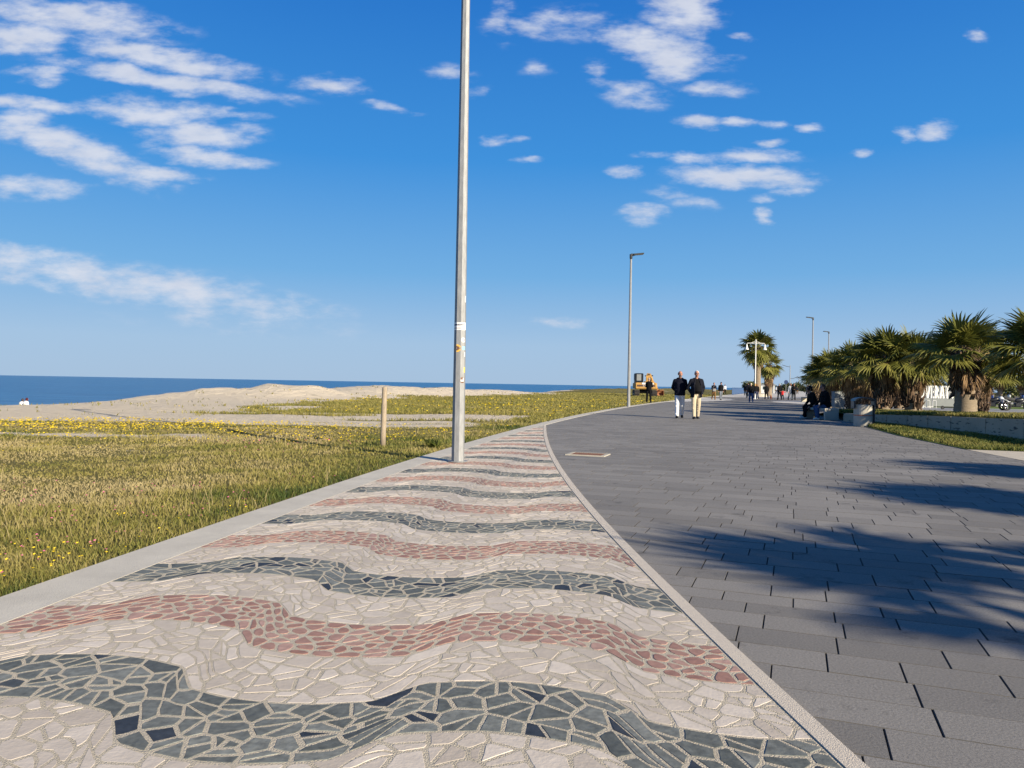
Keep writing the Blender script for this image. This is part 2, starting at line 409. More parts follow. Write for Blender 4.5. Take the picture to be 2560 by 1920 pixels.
M['blade'] = ramp_mat('grass_blades', [(0, (.42, .34, .17)), (.3, (.33, .275, .095)), (.55, (.25, .225, .058)), (.8, (.145, .155, .036)), (1, (.065, .095, .02))], attr='tint', rough=.6, noise=.12, nscale=2, trans=.3, spec=.25)
M['fl_yellow'] = mat('yellow_petals', (.70, .52, .02), .6, .15, 9)
M['fl_pink'] = mat('pink_petals', (.62, .16, .30), .6, .2, 9)

# ------------------------------------------------------------------ path geometry (metres, x right, y away)
CO = (-3.2229, .107396, 3.18672e-3, -1.31126e-5)
def slope(y):
    y = np.clip(y, 0, 69); return CO[1] + 2 * CO[2] * y + 3 * CO[3] * y * y
def xo(y):                                   # seaward edge of the kerb
    y = np.asarray(y, float); yc = np.clip(y, 0, 69)
    return CO[0] + CO[1] * yc + CO[2] * yc ** 2 + CO[3] * yc ** 3 + (y - yc) * slope(y)
KERB = .36
def xi(y): return xo(y) + KERB               # landward edge of the kerb
def xb(y):                                   # border strip between mosaic and dark paving
    y = np.asarray(y, float); yc = np.clip(y, 0, 22.2)
    v = -1.01198e-4 * yc ** 3 + 7.29361e-3 * yc ** 2 - .130047 * yc + 1.344347
    return v - np.minimum(y, 0) * .13
TIP = 22.3
def wdist(x, y): return (xo(y) - x) / np.sqrt(1 + slope(y) ** 2)

def ribbon(fa, fb, ys, z, thick=None):
    mb = MB(); vs = []; fs = []
    for y in ys:
        a, b = fa(y), fb(y); vs += [(a, y, z), (b, y, z)]
        if thick: vs += [(a, y, z - thick), (b, y, z - thick)]
    k = 4 if thick else 2
    for i in range(len(ys) - 1):
        o = i * k
        fs.append((o, o + 1, o + k + 1, o + k))
        if thick:
            fs.append((o + 2, o, o + k, o + k + 2)); fs.append((o + 1, o + 3, o + k + 3, o + k + 1))
    if thick: fs.append((0, 2, 3, 1))
    mb.add(vs, fs); return mb

# ------------------------------------------------------------------ terrain
def grass_mask(x, y):
    w = wdist(x, y); n = fbm(x * .35, y * .35, 3, 3) - .5; st = fbm(x * .10, y * .55, 9, 3) - .5
    edge = 21.3 + n * 4.5 + np.clip(-x, 0, 9) * -.12
    z1 = sstep(1.6, -1.2, y - edge)
    strip = sstep(1.9, .6, w + n * 1.6)
    lim = np.minimum(12.0 + (y - 31) * .30, 17.0 + np.clip(y - 96, 0, 30) * .3)
    z2 = sstep(28.5, 31.5, y + n * 5) * sstep(2.5, -2.5, w - lim + n * 8) * sstep(-.16, .04, st + .05 + .12 * sstep(8, 0, w) + .16 * sstep(38, 60, y))
    bare = sstep(.05, .17, fbm(x * .22 + 7, y * .8, 21, 3) - .5) * sstep(3, 6, w) * sstep(7.5, 10, y)
    z3 = sstep(.04, .13, fbm(x * .10 + 2, y * .95, 27, 3) - .5) * sstep(21, 23, y) * sstep(32, 30, y) * sstep(14, 11, w + n * 4) * .85
    z2 = np.maximum(z2, z3)
    g = np.maximum(np.maximum(z1 * (1 - .75 * bare), strip), z2)
    return np.where(w < -.2, 0, g)
def terrain_z(x, y):
    w = wdist(x, y)
    z = np.where(w < 0, -.06, -.02)
    z = z + sstep(0, 4, w) * (fbm(x * .5, y * .5, 5, 3) - .5) * .12
    z = z - .045 * np.maximum(w - 22, 0) - .06 * np.maximum(w - 37, 0)
    s = y
    n1 = fbm(x * .22, y * .22, 14, 3)
    H = sstep(41, 51, s) * sstep(95, 62, s) * .50 + sstep(58, 66, s) * sstep(108, 92, s) * .42 + sstep(46, 50, s) * sstep(56, 52, s) * .25
    H = H + sstep(120, 135, s) * sstep(420, 300, s) * .6
    prof = np.exp(-np.abs((w - 25) / 5.2) ** 3.2)
    rg = np.abs(fbm(x * .9 + 3, y * .9, 23, 3) - .5)
    z = z + H * prof * (.55 + .85 * n1 + .5 * rg) * 1.05
    # extra spoil heaps with steep flanks on the ridge
    for (hx, hy, hh, hr) in ((-16.6, 51.5, .42, 2.3), (-13.2, 52.5, .22, 2.0), (-19.5, 48.5, .3, 2.4), (-9.6, 56, .25, 2.6), (-22, 46, .18, 2.2), (-6, 60, .22, 2.6), (-2, 66, .15, 3)):
        d = np.sqrt((x - hx) ** 2 + (y - hy) ** 2); z = z + .75 * hh * np.clip(1 - d / hr, 0, 1)
    return z
ys = np.concatenate([np.arange(-40, 0, 4), np.arange(0, 90, .55), np.arange(90, 240, 3), np.geomspace(240, 3500, 24)])
ws = np.concatenate([-np.geomspace(2500, 6, 22), np.array([-4, -2, -1, -.5, .0]), np.arange(.5, 46, .55), np.arange(47, 90, 4)])
Y, W = np.meshgrid(ys, ws, indexing='ij')
sl = slope(Y); nx = -1 / np.sqrt(1 + sl ** 2)
X = xo(Y) + W * nx * (1 + sl ** 2)      # keep y constant: horizontal offset giving perpendicular distance w
Z = terrain_z(X, Y); Gm = grass_mask(X, Y)
Gm = np.where(W < -1, 1.0, Gm)
nv, nw = Y.shape
me = bpy.data.meshes.new('ground')
vs = np.stack([X, Y, Z], -1).reshape(-1, 3)
idx = np.arange(nv * nw).reshape(nv, nw)
fs = np.stack([idx[:-1, :-1], idx[1:, :-1], idx[1:, 1:], idx[:-1, 1:]], -1).reshape(-1, 4)
me.from_pydata(vs.tolist(), [], fs.tolist())
a = me.attributes.new('grass', 'FLOAT', 'POINT'); a.data.foreach_set('value', Gm.reshape(-1))
me.polygons.foreach_set('use_smooth', [True] * len(fs)); me.update()
tag(link('ground', me, M['terrain']), kind='structure')

sea = MB(); sea.add([(-40000, -20000, -2.2), (40000, -20000, -2.2), (40000, 60000, -2.2), (-40000, 60000, -2.2)], [(0, 1, 2, 3)])
tag(build('sea', sea, M['sea']), kind='structure')

# ------------------------------------------------------------------ kerb, border strip, mosaic
ysk = list(np.arange(-6, 74, .5)) + list(np.arange(74, 330, 4))
tag(build('kerb', ribbon(xo, xi, ysk, .0078, .25), M['kerb']), kind='structure')
ysb = list(np.arange(-6, TIP + .01, .3))
tag(build('border_strip', ribbon(xb, lambda y: xb(y) + .075, ysb, .010, .05), M['band']), kind='structure')
tag(build('mosaic_bed', ribbon(xi, xb, ysb, .006), M['grout']), kind='structure')

# ---- voronoi paving helpers
def clip(poly, nx_, ny_, d):
    """keep points with n.p <= d"""
    out = []; n = len(poly)
    for i in range(n):
        a = poly[i]; b = poly[(i + 1) % n]
        da = nx_ * a[0] + ny_ * a[1] - d; db = nx_ * b[0] + ny_ * b[1] - d
        if da <= 0: out.append(a)
        if (da < 0 < db) or (db < 0 < da):
            t = da / (da - db); out.append((a[0] + (b[0] - a[0]) * t, a[1] + (b[1] - a[1]) * t))
    return out
def stone(mb, poly, ztop, zbot, bev, mi, ms=None):
    n = len(poly)
    if n < 3: return
    A = sum(poly[i][0] * poly[(i + 1) % n][1] - poly[(i + 1) % n][0] * poly[i][1] for i in range(n)) / 2
    if abs(A) < 2.5e-4: return
    if A < 0: poly = poly[::-1]
    cx = sum(p[0] for p in poly) / n; cy = sum(p[1] for p in poly) / n
    top = []
    for p in poly:
        dx, dy = cx - p[0], cy - p[1]; L = math.hypot(dx, dy) or 1
        k = min(bev, L * .3) / L
        top.append((p[0] + dx * k, p[1] + dy * k, ztop))
    vs = [(p[0], p[1], zbot) for p in poly] + top
    mb.add(vs, [tuple(range(n, 2 * n))] + [(i, (i + 1) % n, n + (i + 1) % n, n + i) for i in range(n)], mi)
    if ms is not None:
        for k in range(n): mb.m[-1 - k] = ms

S0, SP, TH = 2.645, .94, .455                 # first slate band, band spacing, band width
def wave(t):
    u = (t - .345) / .872; k = math.floor(u); f = u - k
    b = math.sin(math.pi * f)
    e = min(1, min(f, 1 - f) / .085)
    return (1 if k % 2 == 0 else -1) * (.075 * e + .10 * b)
# curve frame: s is arc length along the inner kerb edge, t is across
_ys = np.arange(-8, 30, .02); _xs = xi(_ys); _s = np.concatenate([[0], np.cumsum(np.hypot(np.diff(_xs), np.diff(_ys)))])
_s = _s - np.interp(3.76, _ys, _s) + 3.45     # align s with the measured bands
def to_xy(s, t):
    y = float(np.interp(s, _s, _ys)); m_ = float(slope(y)); q = math.sqrt(1 + m_ * m_); x = float(np.interp(s, _s, _xs))
    return x + t / q, y - t * m_ / q
grid = {}
def zone(s, t):
    u = (s - S0) / SP; k = round(u)
    if abs(u - k) * SP < TH / 2: return ('b', k)
    return ('w', math.floor(u))
def limits(zn):
    if zn[0] == 'b': c = S0 + zn[1] * SP; return c - TH / 2, c + TH / 2
    c = S0 + (zn[1] + .5) * SP; h = (SP - TH) / 2; return c - h, c + h
def spacing(zn): return .132 if zn[0] == 'w' else (.130 if zn[1] % 2 == 0 else .080)
def near_ok(s, t, d, zn):
    gi, gj = int(s / .12), int(t / .12)
    for a in range(gi - 1, gi + 2):
        for b in range(gj - 1, gj + 2):
            for (p, q, z_) in grid.get((a, b), ()):
                if z_ == zn and (p - s) ** 2 * 1.5 + (q - t) ** 2 * .8 < d * d: return False
    return True
rs = random.Random(5)
for trial in range(90000):
    s = rs.uniform(-1.2, 22.8); t = rs.uniform(0, 4.3)
    if t > 4.5 - .145 * max(0, s - 1.5): continue
    zn = zone(s, t); d = spacing(zn) * rs.choice((.6, .72, .9, .95))
    lo, hi = limits(zn)
    if s - lo < .022 or hi - s < .022: continue
    if not near_ok(s, t, d, zn): continue
    grid.setdefault((int(s / .12), int(t / .12)), []).append((s, t, zn))
mos = MB()
for key, lst in grid.items():
    for (s, t, zn) in lst:
        nb = []
        for a in range(key[0] - 3, key[0] + 4):
            for b in range(key[1] - 3, key[1] + 4):
                for q in grid.get((a, b), ()):
                    if q[2] == zn and (q[0] != s or q[1] != t): nb.append(q)
        pink = zn[0] == 'b' and zn[1] % 2
        g = .0052 if zn[0] == 'w' else (.0072 if pink else .0066)
        g *= rs.uniform(.7, 1.35)
        lo, hi = limits(zn)
        h = .22
        poly = [(max(s - h, lo + g), max(t - h, .006)), (min(s + h, hi - g), max(t - h, .006)), (min(s + h, hi - g), t + h), (max(s - h, lo + g), t + h)]
        nb.sort(key=lambda q: (q[0] - s) ** 2 + (q[1] - t) ** 2)
        for q in nb[:20]:
            dx, dy = q[0] - s, q[1] - t; L = math.hypot(dx, dy); dx /= L; dy /= L
            an = rs.uniform(-.16, .16); ca, sa = math.cos(an), math.sin(an); mx_, my_ = (s + q[0]) / 2, (t + q[1]) / 2
            poly = clip(poly, dx, dy, dx * mx_ + dy * my_ - g)
            if len(poly) < 3: break
        if len(poly) < 3: continue
        shards = [poly]
        if not pink and rs.random() < .72:
            an = rs.uniform(0, math.pi); c_, s_ = math.cos(an), math.sin(an)
            m0 = sum(p[0] for p in poly) / len(poly) + rs.uniform(-.018, .018); m1 = sum(p[1] for p in poly) / len(poly) + rs.uniform(-.018, .018); q = c_ * m0 + s_ * m1
            shards = [clip(poly, c_, s_, q - g), clip(poly, -c_, -s_, -q - g)]
            if rs.random() < .22 and len(shards[0]) > 2:
                c2, s2 = -s_ * .9 + c_ * .3, c_ * .9 + s_ * .3; pq = shards[0]; q2 = sum(c2 * p[0] + s2 * p[1] for p in pq) / len(pq)
                shards = [shards[1], clip(pq, c2, s2, q2 - g), clip(pq, -c2, -s2, -q2 - g)]
        def chunky(p):
            n_ = len(p)
            if n_ < 3: return False
            A_ = abs(sum(p[i][0] * p[(i + 1) % n_][1] - p[(i + 1) % n_][0] * p[i][1] for i in range(n_))) / 2
            P_ = sum(math.hypot(p[i][0] - p[i - 1][0], p[i][1] - p[i - 1][1]) for i in range(n_))
            return A_ > .0011 and A_ / (P_ * P_) > .034
        if not all(chunky(p) for p in shards): shards = [poly]
        for poly in shards:
            if len(poly) < 3: continue
            P = []
            for i in range(len(poly)):
                a, b = poly[i], poly[(i + 1) % len(poly)]; z = poly[i - 1]
                L = math.hypot(b[0] - a[0], b[1] - a[1]); Lz = math.hypot(z[0] - a[0], z[1] - a[1])
                if L < .004: continue
                if pink or zn[0] == 'w':
                    ch = .020 if pink else .008
                    f = min(.3, ch / max(Lz, .001)); P.append((a[0] + (z[0] - a[0]) * f, a[1] + (z[1] - a[1]) * f))
                    f = min(.3, ch / max(L, .001)); P.append((a[0] + (b[0] - a[0]) * f, a[1] + (b[1] - a[1]) * f))
                else: P.append(a)
                n = 1 + int(L / .045)
                for k in range(1, n):
                    f = k / n; P.append((a[0] + (b[0] - a[0]) * f, a[1] + (b[1] - a[1]) * f))
            Q = [to_xy(ps + wave(pt), pt) for ps, pt in P]
            if len(Q) < 3: continue
            cx = sum(p[0] for p in Q) / len(Q); cy = sum(p[1] for p in Q) / len(Q)
            Q = [(cx + (p[0] - cx) * (k := 1 + rs.uniform(-.035, .02)), cy + (p[1] - cy) * k) for p in Q]
            bx, m_ = float(xb(cy)), float((xb(cy + .1) - xb(cy - .1)) / .2)
            q = math.hypot(1, m_)
            Q = clip(Q, 1 / q, -m_ / q, (bx - m_ * cy) / q - .012)
            if len(Q) < 3: continue
            mi = 0 if zn[0] == 'w' else (2 if pink else 1)
            zt = (.0066 if mi == 0 else .0074) + rs.uniform(-.0004, .0010)
            stone(mos, Q, zt, .004, .004 if mi == 0 else .003, mi)
tag(build('mosaic_paving', mos, [M['white_stone'], M['grey_stone'], M['pink_stone']]), kind='structure')

# ------------------------------------------------------------------ dark pavers
RIGHT = [(9.4, -12), (9.2, 4), (9.05, 13.4), (9.45, 15.7), (9.82, 17.7), (10.3, 20.2), (11.6, 24.7), (12.4, 28.7), (13.3, 31), (16.6, 40), (21.8, 53), (23.2, 60), (22.6, 66), (25, 74), (31, 80), (40, 88), (46, 96)]
PALE_L = [(12.4, 60), (15.5, 63.5), (19.5, 69), (22.6, 75.5), (24.0, 81), (22.4, 86), (23, 92), (30, 100)]
def poly_x(pl, y):
    return float(np.interp(y, [p[1] for p in pl], [p[0] for p in pl]))
def in_dark(x, y, m_=0.0):
    left = xb(y) + .05 if y < TIP else xi(y)
    if y > 60: left = max(left, poly_x(PALE_L, y))
    return x > left - m_ and x < poly_x(RIGHT, y) + m_ and y < 97
base = MB(); yb = list(np.arange(-8, 97.1, .5))
def dl(y): return float(max(xb(y) if y < TIP else xi(y), poly_x(PALE_L, y) if y > 60 else -99))
base.add(*(lambda r: (r.v, r.f))(ribbon(dl, lambda y: poly_x(RIGHT, y), yb, -.010)))
tag(build('promenade_bed', base, M['joint']), kind='structure')
TA = R(20.5); rx, ry = math.cos(TA), -math.sin(TA); ux, uy = math.sin(TA), math.cos(TA)
pv = MB(); v = -14.0; rs = random.Random(3)
while v < 112:
    rw = rs.choice((.20, .25, .25, .30)) if v < 45 else .28
    a = -42 + rs.uniform(0, .5)
    # visible span of the row
    while a < 62:
        L = rs.choice((.30, .38, .45, .55, .60)) if v < 45 else .6
        ca = a + L / 2; cv = v + rw / 2
        x = rx * ca + ux * cv; y = ry * ca + uy * cv
        if -6 < y < 98 and in_dark(x, y, .3):
            g = .0013
            c = [(a + g, v + g), (a + L - g, v + g), (a + L - g, v + rw - g), (a + g, v + rw - g)]
            P = [(rx * p + ux * q, ry * p + uy * q) for p, q in c]
            if y < TIP + .5:
                bx, m_ = float(xb(y)) + .075, float((xb(y + .1) - xb(y - .1)) / .2); q = math.hypot(1, m_)
                P = clip(P, -1 / q, m_ / q, -(bx - m_ * y) / q - .004)
            if len(P) >= 3:
                zt = rs.uniform(-.001, .001)
                if y < 40: stone(pv, P, zt, -.008, .0042, 0, 1)
                else: pv.add([(p[0], p[1], zt) for p in P], [tuple(range(len(P)))])
        a += L
    v += rw
# make sure every paver faces up
pvme = pv.mesh('dark_paving'); 
tag(link('dark_paving', pvme, [M['paver'], M['paver_edge']]), kind='structure')

# pale plaza beyond, cream pavement, lawn strips and park paths
def sheet(name, poly, z, m, kind='structure'):
    mb = MB(); mb.add([(p[0], p[1], z) for p in poly], [tuple(range(len(poly)))])
    me = mb.mesh(name); 
    if me.polygons[0].normal.z < 0: me.flip_normals()
    return tag(link(name, me, m), kind=kind)
pl = MB(); yy = [60, 63.5, 69, 75.5, 81, 86, 92, 97]
pr = ribbon(xi, lambda y: poly_x(PALE_L, y), list(np.arange(58.5, 97.1, .5)), -.004); pl.add(pr.v, pr.f)
pr = ribbon(lambda y: poly_x(RIGHT, y) + .01, lambda y: poly_x(RIGHT, y) + 1.1 + .42 * max(0, y - 50), list(np.arange(33, 97.1, .5)), -.004); pl.add(pr.v, pr.f)
pr = ribbon(xi, lambda y: xi(y) + 26 + 0 * y, list(np.arange(97.1, 420, 4)), -.004); pl.add(pr.v, pr.f)
tag(build('pale_plaza', pl, M['pale_plaza']), kind='structure')
sheet('cream_pavement', [(9.05, 13.4), (9.2, 4), (9.4, -12), (16, -12), (16, 9), (12.4, 14.4), (10.9, 15.3), (9.45, 15.75)], .004, M['cream'])

WALL = [(7.5, -2, .80), (9.4, 4, .78), (11.0, 9.5, .72), (12.0, 14.5, .68), (12.26, 18.15, .57), (12.62, 20.2, .51), (12.85, 22.2, .47), (12.98, 24.9, .40), (12.75, 27.2, .33), (12.62, 28.9, .31)]
WALL = [(p[0] + max(0, 12 - p[1]) * .12 if i < 3 else p[0], p[1], p[2]) for i, p in enumerate(WALL)]
sheet('verge', [(9.45, 15.75), (10.9, 15.3), (12.4, 14.4), (16, 9), (16.4, 12), (12.5, 18.2), (12.9, 20.2), (13.1, 22.2), (13.2, 24.9), (12.9, 27.2), (11.6, 24.9), (10.3, 20.2), (9.82, 17.7)], .012, M['lawn'])

# low retaining wall (panels divided by joints are part of the wall)
def wall_path(off):
    out = []
    for i, p in enumerate(WALL):
        a = WALL[max(i - 1, 0)]; b = WALL[min(i + 1, len(WALL) - 1)]
        dx, dy = b[0] - a[0], b[1] - a[1]; L = math.hypot(dx, dy)
        out.append((p[0] + dy / L * off, p[1] - dx / L * off, p[2]))
    return out
wm = MB(); A_, B_ = wall_path(0), wall_path(.2)
def lerp(p, q, f): return tuple(p[i] + (q[i] - p[i]) * f for i in range(3))
for i in range(len(A_) - 1):
    L = math.dist(A_[i][:2], A_[i + 1][:2]); n = max(1, round(L / 1.5))
    for k in range(n):
        e = .017 / (L / n)
        a0, a1 = lerp(A_[i], A_[i + 1], (k + e) / n), lerp(A_[i], A_[i + 1], (k + 1 - e) / n)
        b0, b1 = lerp(B_[i], B_[i + 1], (k + e) / n), lerp(B_[i], B_[i + 1], (k + 1 - e) / n)
        vs = [(a0[0], a0[1], -.05), (a1[0], a1[1], -.05), (b1[0], b1[1], -.05), (b0[0], b0[1], -.05), a0, a1, b1, b0]
        wm.add(vs, [(4, 7, 6, 5), (0, 4, 5, 1), (1, 5, 6, 2), (2, 6, 7, 3), (3, 7, 4, 0)])
tag(build('retaining_wall', wm, M['wall_conc']), 'low stained concrete retaining wall holding up the palm bed', 'wall')

pb = MB(); rows = []
for off, dz in ((.2, -.035), (.9, .0), (3.5, .03), (6.0, .0), (7.5, -.25), (8.6, -.62)):
    rows.append([(p[0], p[1], max(p[2] + dz, -.05) if dz > -.5 else -.05) for p in wall_path(off)])
# close the far end of the bed
ext = []
for r in rows:
    e = list(r); e.append((r[-1][0] + .5, r[-1][1] + 3.2, r[-1][2] * .9)); e.append((r[-1][0] + 1.8, r[-1][1] + 8, -.05)); ext.append(e)
vs = [p for r in ext for p in r]; n = len(ext[0])
pb.add(vs, [(i * n + j, (i + 1) * n + j, (i + 1) * n + j + 1, i * n + j + 1) for i in range(len(ext) - 1) for j in range(n - 1)])
me = pb.mesh('palm_bed', True)
if me.polygons[0].normal.z < 0: me.flip_normals()
tag(link('palm_bed', me, M['lawn']), kind='structure')

sheet('park_lawn', [(13.6, 31), (17, 34), (22, 36.5), (40, 34), (60, 26), (140, 20), (220, 120), (150, 300), (95, 300), (62, 150), (48, 97), (40, 82), (31, 60), (24, 50)], -.02, M['lawn'])
sheet('park_path', [(18, 40), (27, 39), (40, 36), (70, 27), (80, 38), (46, 48.5), (36, 53.2), (28, 56.2), (24.5, 57.0)], .0, M['asphalt'])
sheet('path_edging', [(24.5, 57.0), (28, 56.2), (36, 53.2), (46, 48.5), (80, 38), (80, 38.6), (46, 49.2), (36, 53.9), (28, 56.9), (24.7, 57.6)], .02, M['white_paint'])
sheet('side_path', [(25.8, 60), (31, 59), (36.5, 74), (41, 88), (36, 86)], .0, M['pinkpath'])
sheet('cross_path', [(37, 66), (60, 60), (120, 52), (120, 56), (60, 64), (38.5, 69.5)], .0, M['cream'])
sheet('far_path', [(41, 80), (70, 76), (140, 72), (140, 84), (70, 86), (44, 87)], .0, M['pale_plaza'])

# ------------------------------------------------------------------ street lamps
def facet_pole(mb, h, r0, r1, n=8, rot=.0):
    vs = []; fs = []
    for z, r in ((0, r0), (h, r1)):
        for i in range(n):
            t = 2 * math.pi * (i + rot) / n; vs.append((r * math.cos(t), r * math.sin(t), z))
    for i in range(n): fs.append((i, (i + 1) % n, n + (i + 1) % n, n + i))
    fs.append(tuple(range(2 * n - 1, n - 1, -1)))
    mb.add(vs, fs)
def lamp_parts(t, h, r0, r1, arm, thick=1.0):
    p = MB(); facet_pole(p, h - .12, r0, r1, 8, .28)
    build('pole', p, M['steel'], t)
    hd = MB(); hd.tube([(0, 0, h - .3), (0, 0, h - .22), (0, 0, h - .02)], [r1 * 1.1, .085, .085], 8)
    hd.box((arm * .08, 0, h - .05), (.22, .16, .13), bev=.02)
    ro = Matrix.Rotation(-arm * R(6), 3, 'Y')
    hd.box((arm * .42, 0, h + .0), (.62, .27, .075 * thick), bev=.02, rot=ro)
    head = build('lamp_head', hd, M['lamp_dark'], t)
    g = MB(); g.box((arm * .45, 0, h - .045), (.48, .2, .01), rot=ro)
    build('lens', g, M['cabinet'], head)
LG = 'tall slim street lamps along the promenade'
L1 = thing('street_lamp', 'nearest tall steel lamp pole with stickers, rising out of the mosaic', 'street lamp', (-.80, 11.5, 0), 0, LG)
lamp_parts(L1, 8.7, .098, .058, 1)
# stickers wrapped round the near pole, a millimetre or two proud of it
def wrap(mb, z0, z1, a0, a1, lift, r_at, n=10, mi=0, jag=0):
    vs = []; fs = []
    for k in range(n + 1):
        t = a0 + (a1 - a0) * k / n
        for z in (z0, z1):
            r = r_at(z, t) + lift; vs.append((r * math.cos(t), r * math.sin(t), z))
    for k in range(n): fs.append((2 * k, 2 * k + 2, 2 * k + 3, 2 * k + 1))
    mb.add(vs, fs, mi)
def r_at(z, t):
    r = .098 + (.058 - .098) * z / 8.58
    n = 8; q = (t / (2 * math.pi) * n - .28) % 1
    return r * math.cos(math.pi / n) / math.cos(math.pi / n * (2 * q - 1))
def disc_sticker(mb, ang, z, rad, lift, mi=0, n=14):
    vs = []; fs = []
    r0 = r_at(z, ang)
    for k in range(n):
        u = rad * math.cos(2 * math.pi * k / n); w = rad * math.sin(2 * math.pi * k / n)
        t = ang + u / r0; r = r_at(z + w, t) + lift; vs.append((r * math.cos(t), r * math.sin(t), z + w))
    r = r_at(z, ang) + lift; vs.append((r * math.cos(ang), r * math.sin(ang), z))
    for k in range(n): fs.append((k, (k + 1) % n, n))
    mb.add(vs, fs, mi)
s1 = MB(); wrap(s1, 2.00, 2.115, R(-176), R(-4), .0015, r_at, 24); band = build('sticker', s1, M['sticker_white'], L1)
s2 = MB()
for k in range(9):
    a = R(-165 + k * 14.5); wrap(s2, 2.066, 2.09, a, a + R(9), .003, r_at, 2)
for k in range(11):
    a = R(-160 + k * 12); wrap(s2, 2.022, 2.034, a, a + R(7), .003, r_at, 2)
build('print', s2, M['ink'], band)
s3 = MB(); disc_sticker(s3, R(-112), 1.725, .058, .0015); so = build('sticker', s3, M['sticker_orange'], L1)
s3 = MB(); disc_sticker(s3, R(-112), 1.725, .033, .003); build('print', s3, M['sticker_brown'], so)
s3 = MB(); wrap(s3, 1.36, 1.44, R(-38), R(-14), .0015, r_at, 4); build('sticker', s3, M['sticker_yellow'], L1)
s3 = MB(); disc_sticker(s3, R(-55), 1.245, .045, .0015); sw = build('sticker', s3, M['sticker_brown'], L1)
s3 = MB(); wrap(s3, 1.225, 1.25, R(-72), R(-40), .003, r_at, 4); wrap(s3, 1.25, 1.28, R(-48), R(-40), .003, r_at, 2); build('print', s3, M['sticker_white'], sw)
s3 = MB(); disc_sticker(s3, R(-48), 1.85, .036, .0015); build('sticker', s3, M['sticker_white'], L1)
s3 = MB(); wrap(s3, 1.70, 1.755, R(-60), R(-22), .0015, r_at, 4); build('sticker', s3, M['sticker_blue'], L1)
s3 = MB(); wrap(s3, 1.60, 1.67, R(-36), R(-18), .0015, r_at, 3); build('sticker', s3, M['sticker_white'], L1)
s3 = MB(); wrap(s3, 2.42, 2.52, R(-34), R(-14), .0015, r_at, 3); build('sticker', s3, M['sticker_white'], L1)
bp = MB(); bp.lathe([(.15, .013), (.15, .024), (.12, .026)], 20); build('base_collar', bp, M['steel'], L1)

def street_lamp(label, x, y, h, arm, rz=0):
    t = thing('street_lamp', label, 'street lamp', (x, y, 0), rz, LG)
    lamp_parts(t, h, .10, .06, arm); return t
street_lamp('tall lamp with head to the right, on the kerb left of the two men', 6.68, 43.4, 8.75, 1)
street_lamp('tall lamp with head to the left, beside the leftmost palms of the bed', 32.0, 81, 8.85, -1)
street_lamp('lamp with head to the left, its pole passing behind the palm crowns', 41.2, 99, 8.75, -1)

# curved two-arm lamps far down the promenade
def curved_lamp(label, x, y, h):
    t = thing('double_arm_lamp', label, 'street lamp', (x, y, 0), 0, 'far lamps with two curved arms')
    p = MB(); p.tube([(0, 0, 0), (0, 0, h)], [.14, .08], 8); build('pole', p, M['steel'], t)
    a = MB(); a.tube([(0, 0, h - .45), (-.8, 0, h - .35), (-1.6, 0, h - .1), (-2.2, 0, h + .05)], [.06, .06, .07, .05], 6); build('arm', a, M['lamp_dark'], t)
    a = MB(); a.tube([(0, 0, h * .52), (.8, 0, h * .53), (1.6, 0, h * .57), (2.2, 0, h * .62)], [.06, .06, .07, .05], 6); build('arm', a, M['lamp_dark'], t)
curved_lamp('left one of two lamps with curved arms beyond the crowd', 73.2, 200, 7.4)
curved_lamp('right one of two lamps with curved arms, left of the tall lamp pole', 85.1, 219, 7.5)
for k, (x, y, h, lab) in enumerate(((102, 270, 5.2, 'small single lamp far off between the two curved-arm lamps'), (122, 318, 6.0, 'thin distant mast right of the small single lamp'), (131, 330, 7.2, 'tallest thin distant mast before the curved-arm lamp'))):
    t = thing('lamp_mast', lab, 'lamp post', (x, y, 0), 0, 'distant masts on the skyline')
    p = MB(); p.tube([(0, 0, 0), (0, 0, h)], [.12, .07], 6); build('pole', p, M['steel'], t)
    p = MB(); p.box((-.4 if k == 0 else 0, 0, h + .06), (1.0 if k == 0 else .4, .25, .12), bev=.03); build('lamp_head', p, M['lamp_dark'], t)

# two-bell lamp in front of the tall palm
t = thing('bell_lamp', 'thin white lamp post with two hanging bell shades before the tall palm', 'street lamp', (26.9, 84, 0))
p = MB(); p.tube([(0, 0, 0), (0, 0, .8), (0, 0, 6.6)], [.09, .065, .05], 8); build('pole', p, M['white_paint'], t)
p = MB(); p.tube([(-1.0, 0, 6.05), (-.95, 0, 6.17), (0, 0, 6.2), (.95, 0, 6.17), (1.0, 0, 6.05)], .03, 6)
p.tube([(-.5, 0, 6.2), (0, 0, 6.45), (.5, 0, 6.2)], .015, 5); build('cross_arm', p, M['white_paint'], t)
for sx in (-1, 1):
    p = MB(); p.lathe([(.04, .62), (.07, .5), (.12, .25), (.2, .05), (.24, 0)], 14, c=(sx, 0, 5.45)); build('bell_shade', p, M['white_paint'], t, True)

# round traffic sign and thin posts
t = thing('traffic_sign', 'small dark round sign on a thin pole at the hedge beyond the crowd', 'sign', (43.3, 120, 0))
p = MB(); p.tube([(0, 0, 0), (0, 0, 2.5)], .04, 6); build('pole', p, M['steel'], t)
p = MB(); p.tube([(0, -.03, 2.25), (0, -.06, 2.25)], .32, 18); build('sign_disc', p, cloth('sign_blue', (.03, .05, .12)), t)
for x, y, h, lab in ((30.2, 54.5, 2.9, 'slender grey post standing in front of the letter E'), (31.0, 51.6, 2.6, 'slender pale post in front of the last letters beside the palm trunk')):
    t = thing('thin_post', lab, 'post', (x, y, 0), 0, 'slender posts before the white letters')
    p = MB(); p.tube([(0, 0, 0), (0, 0, h)], .028, 6); build('shaft', p, M['steel'], t)
    p = MB(); p.lathe([(.035, 0), (.035, .03), (.01, .05)], 8, c=(0, 0, h)); build('finial', p, M['steel'], t)
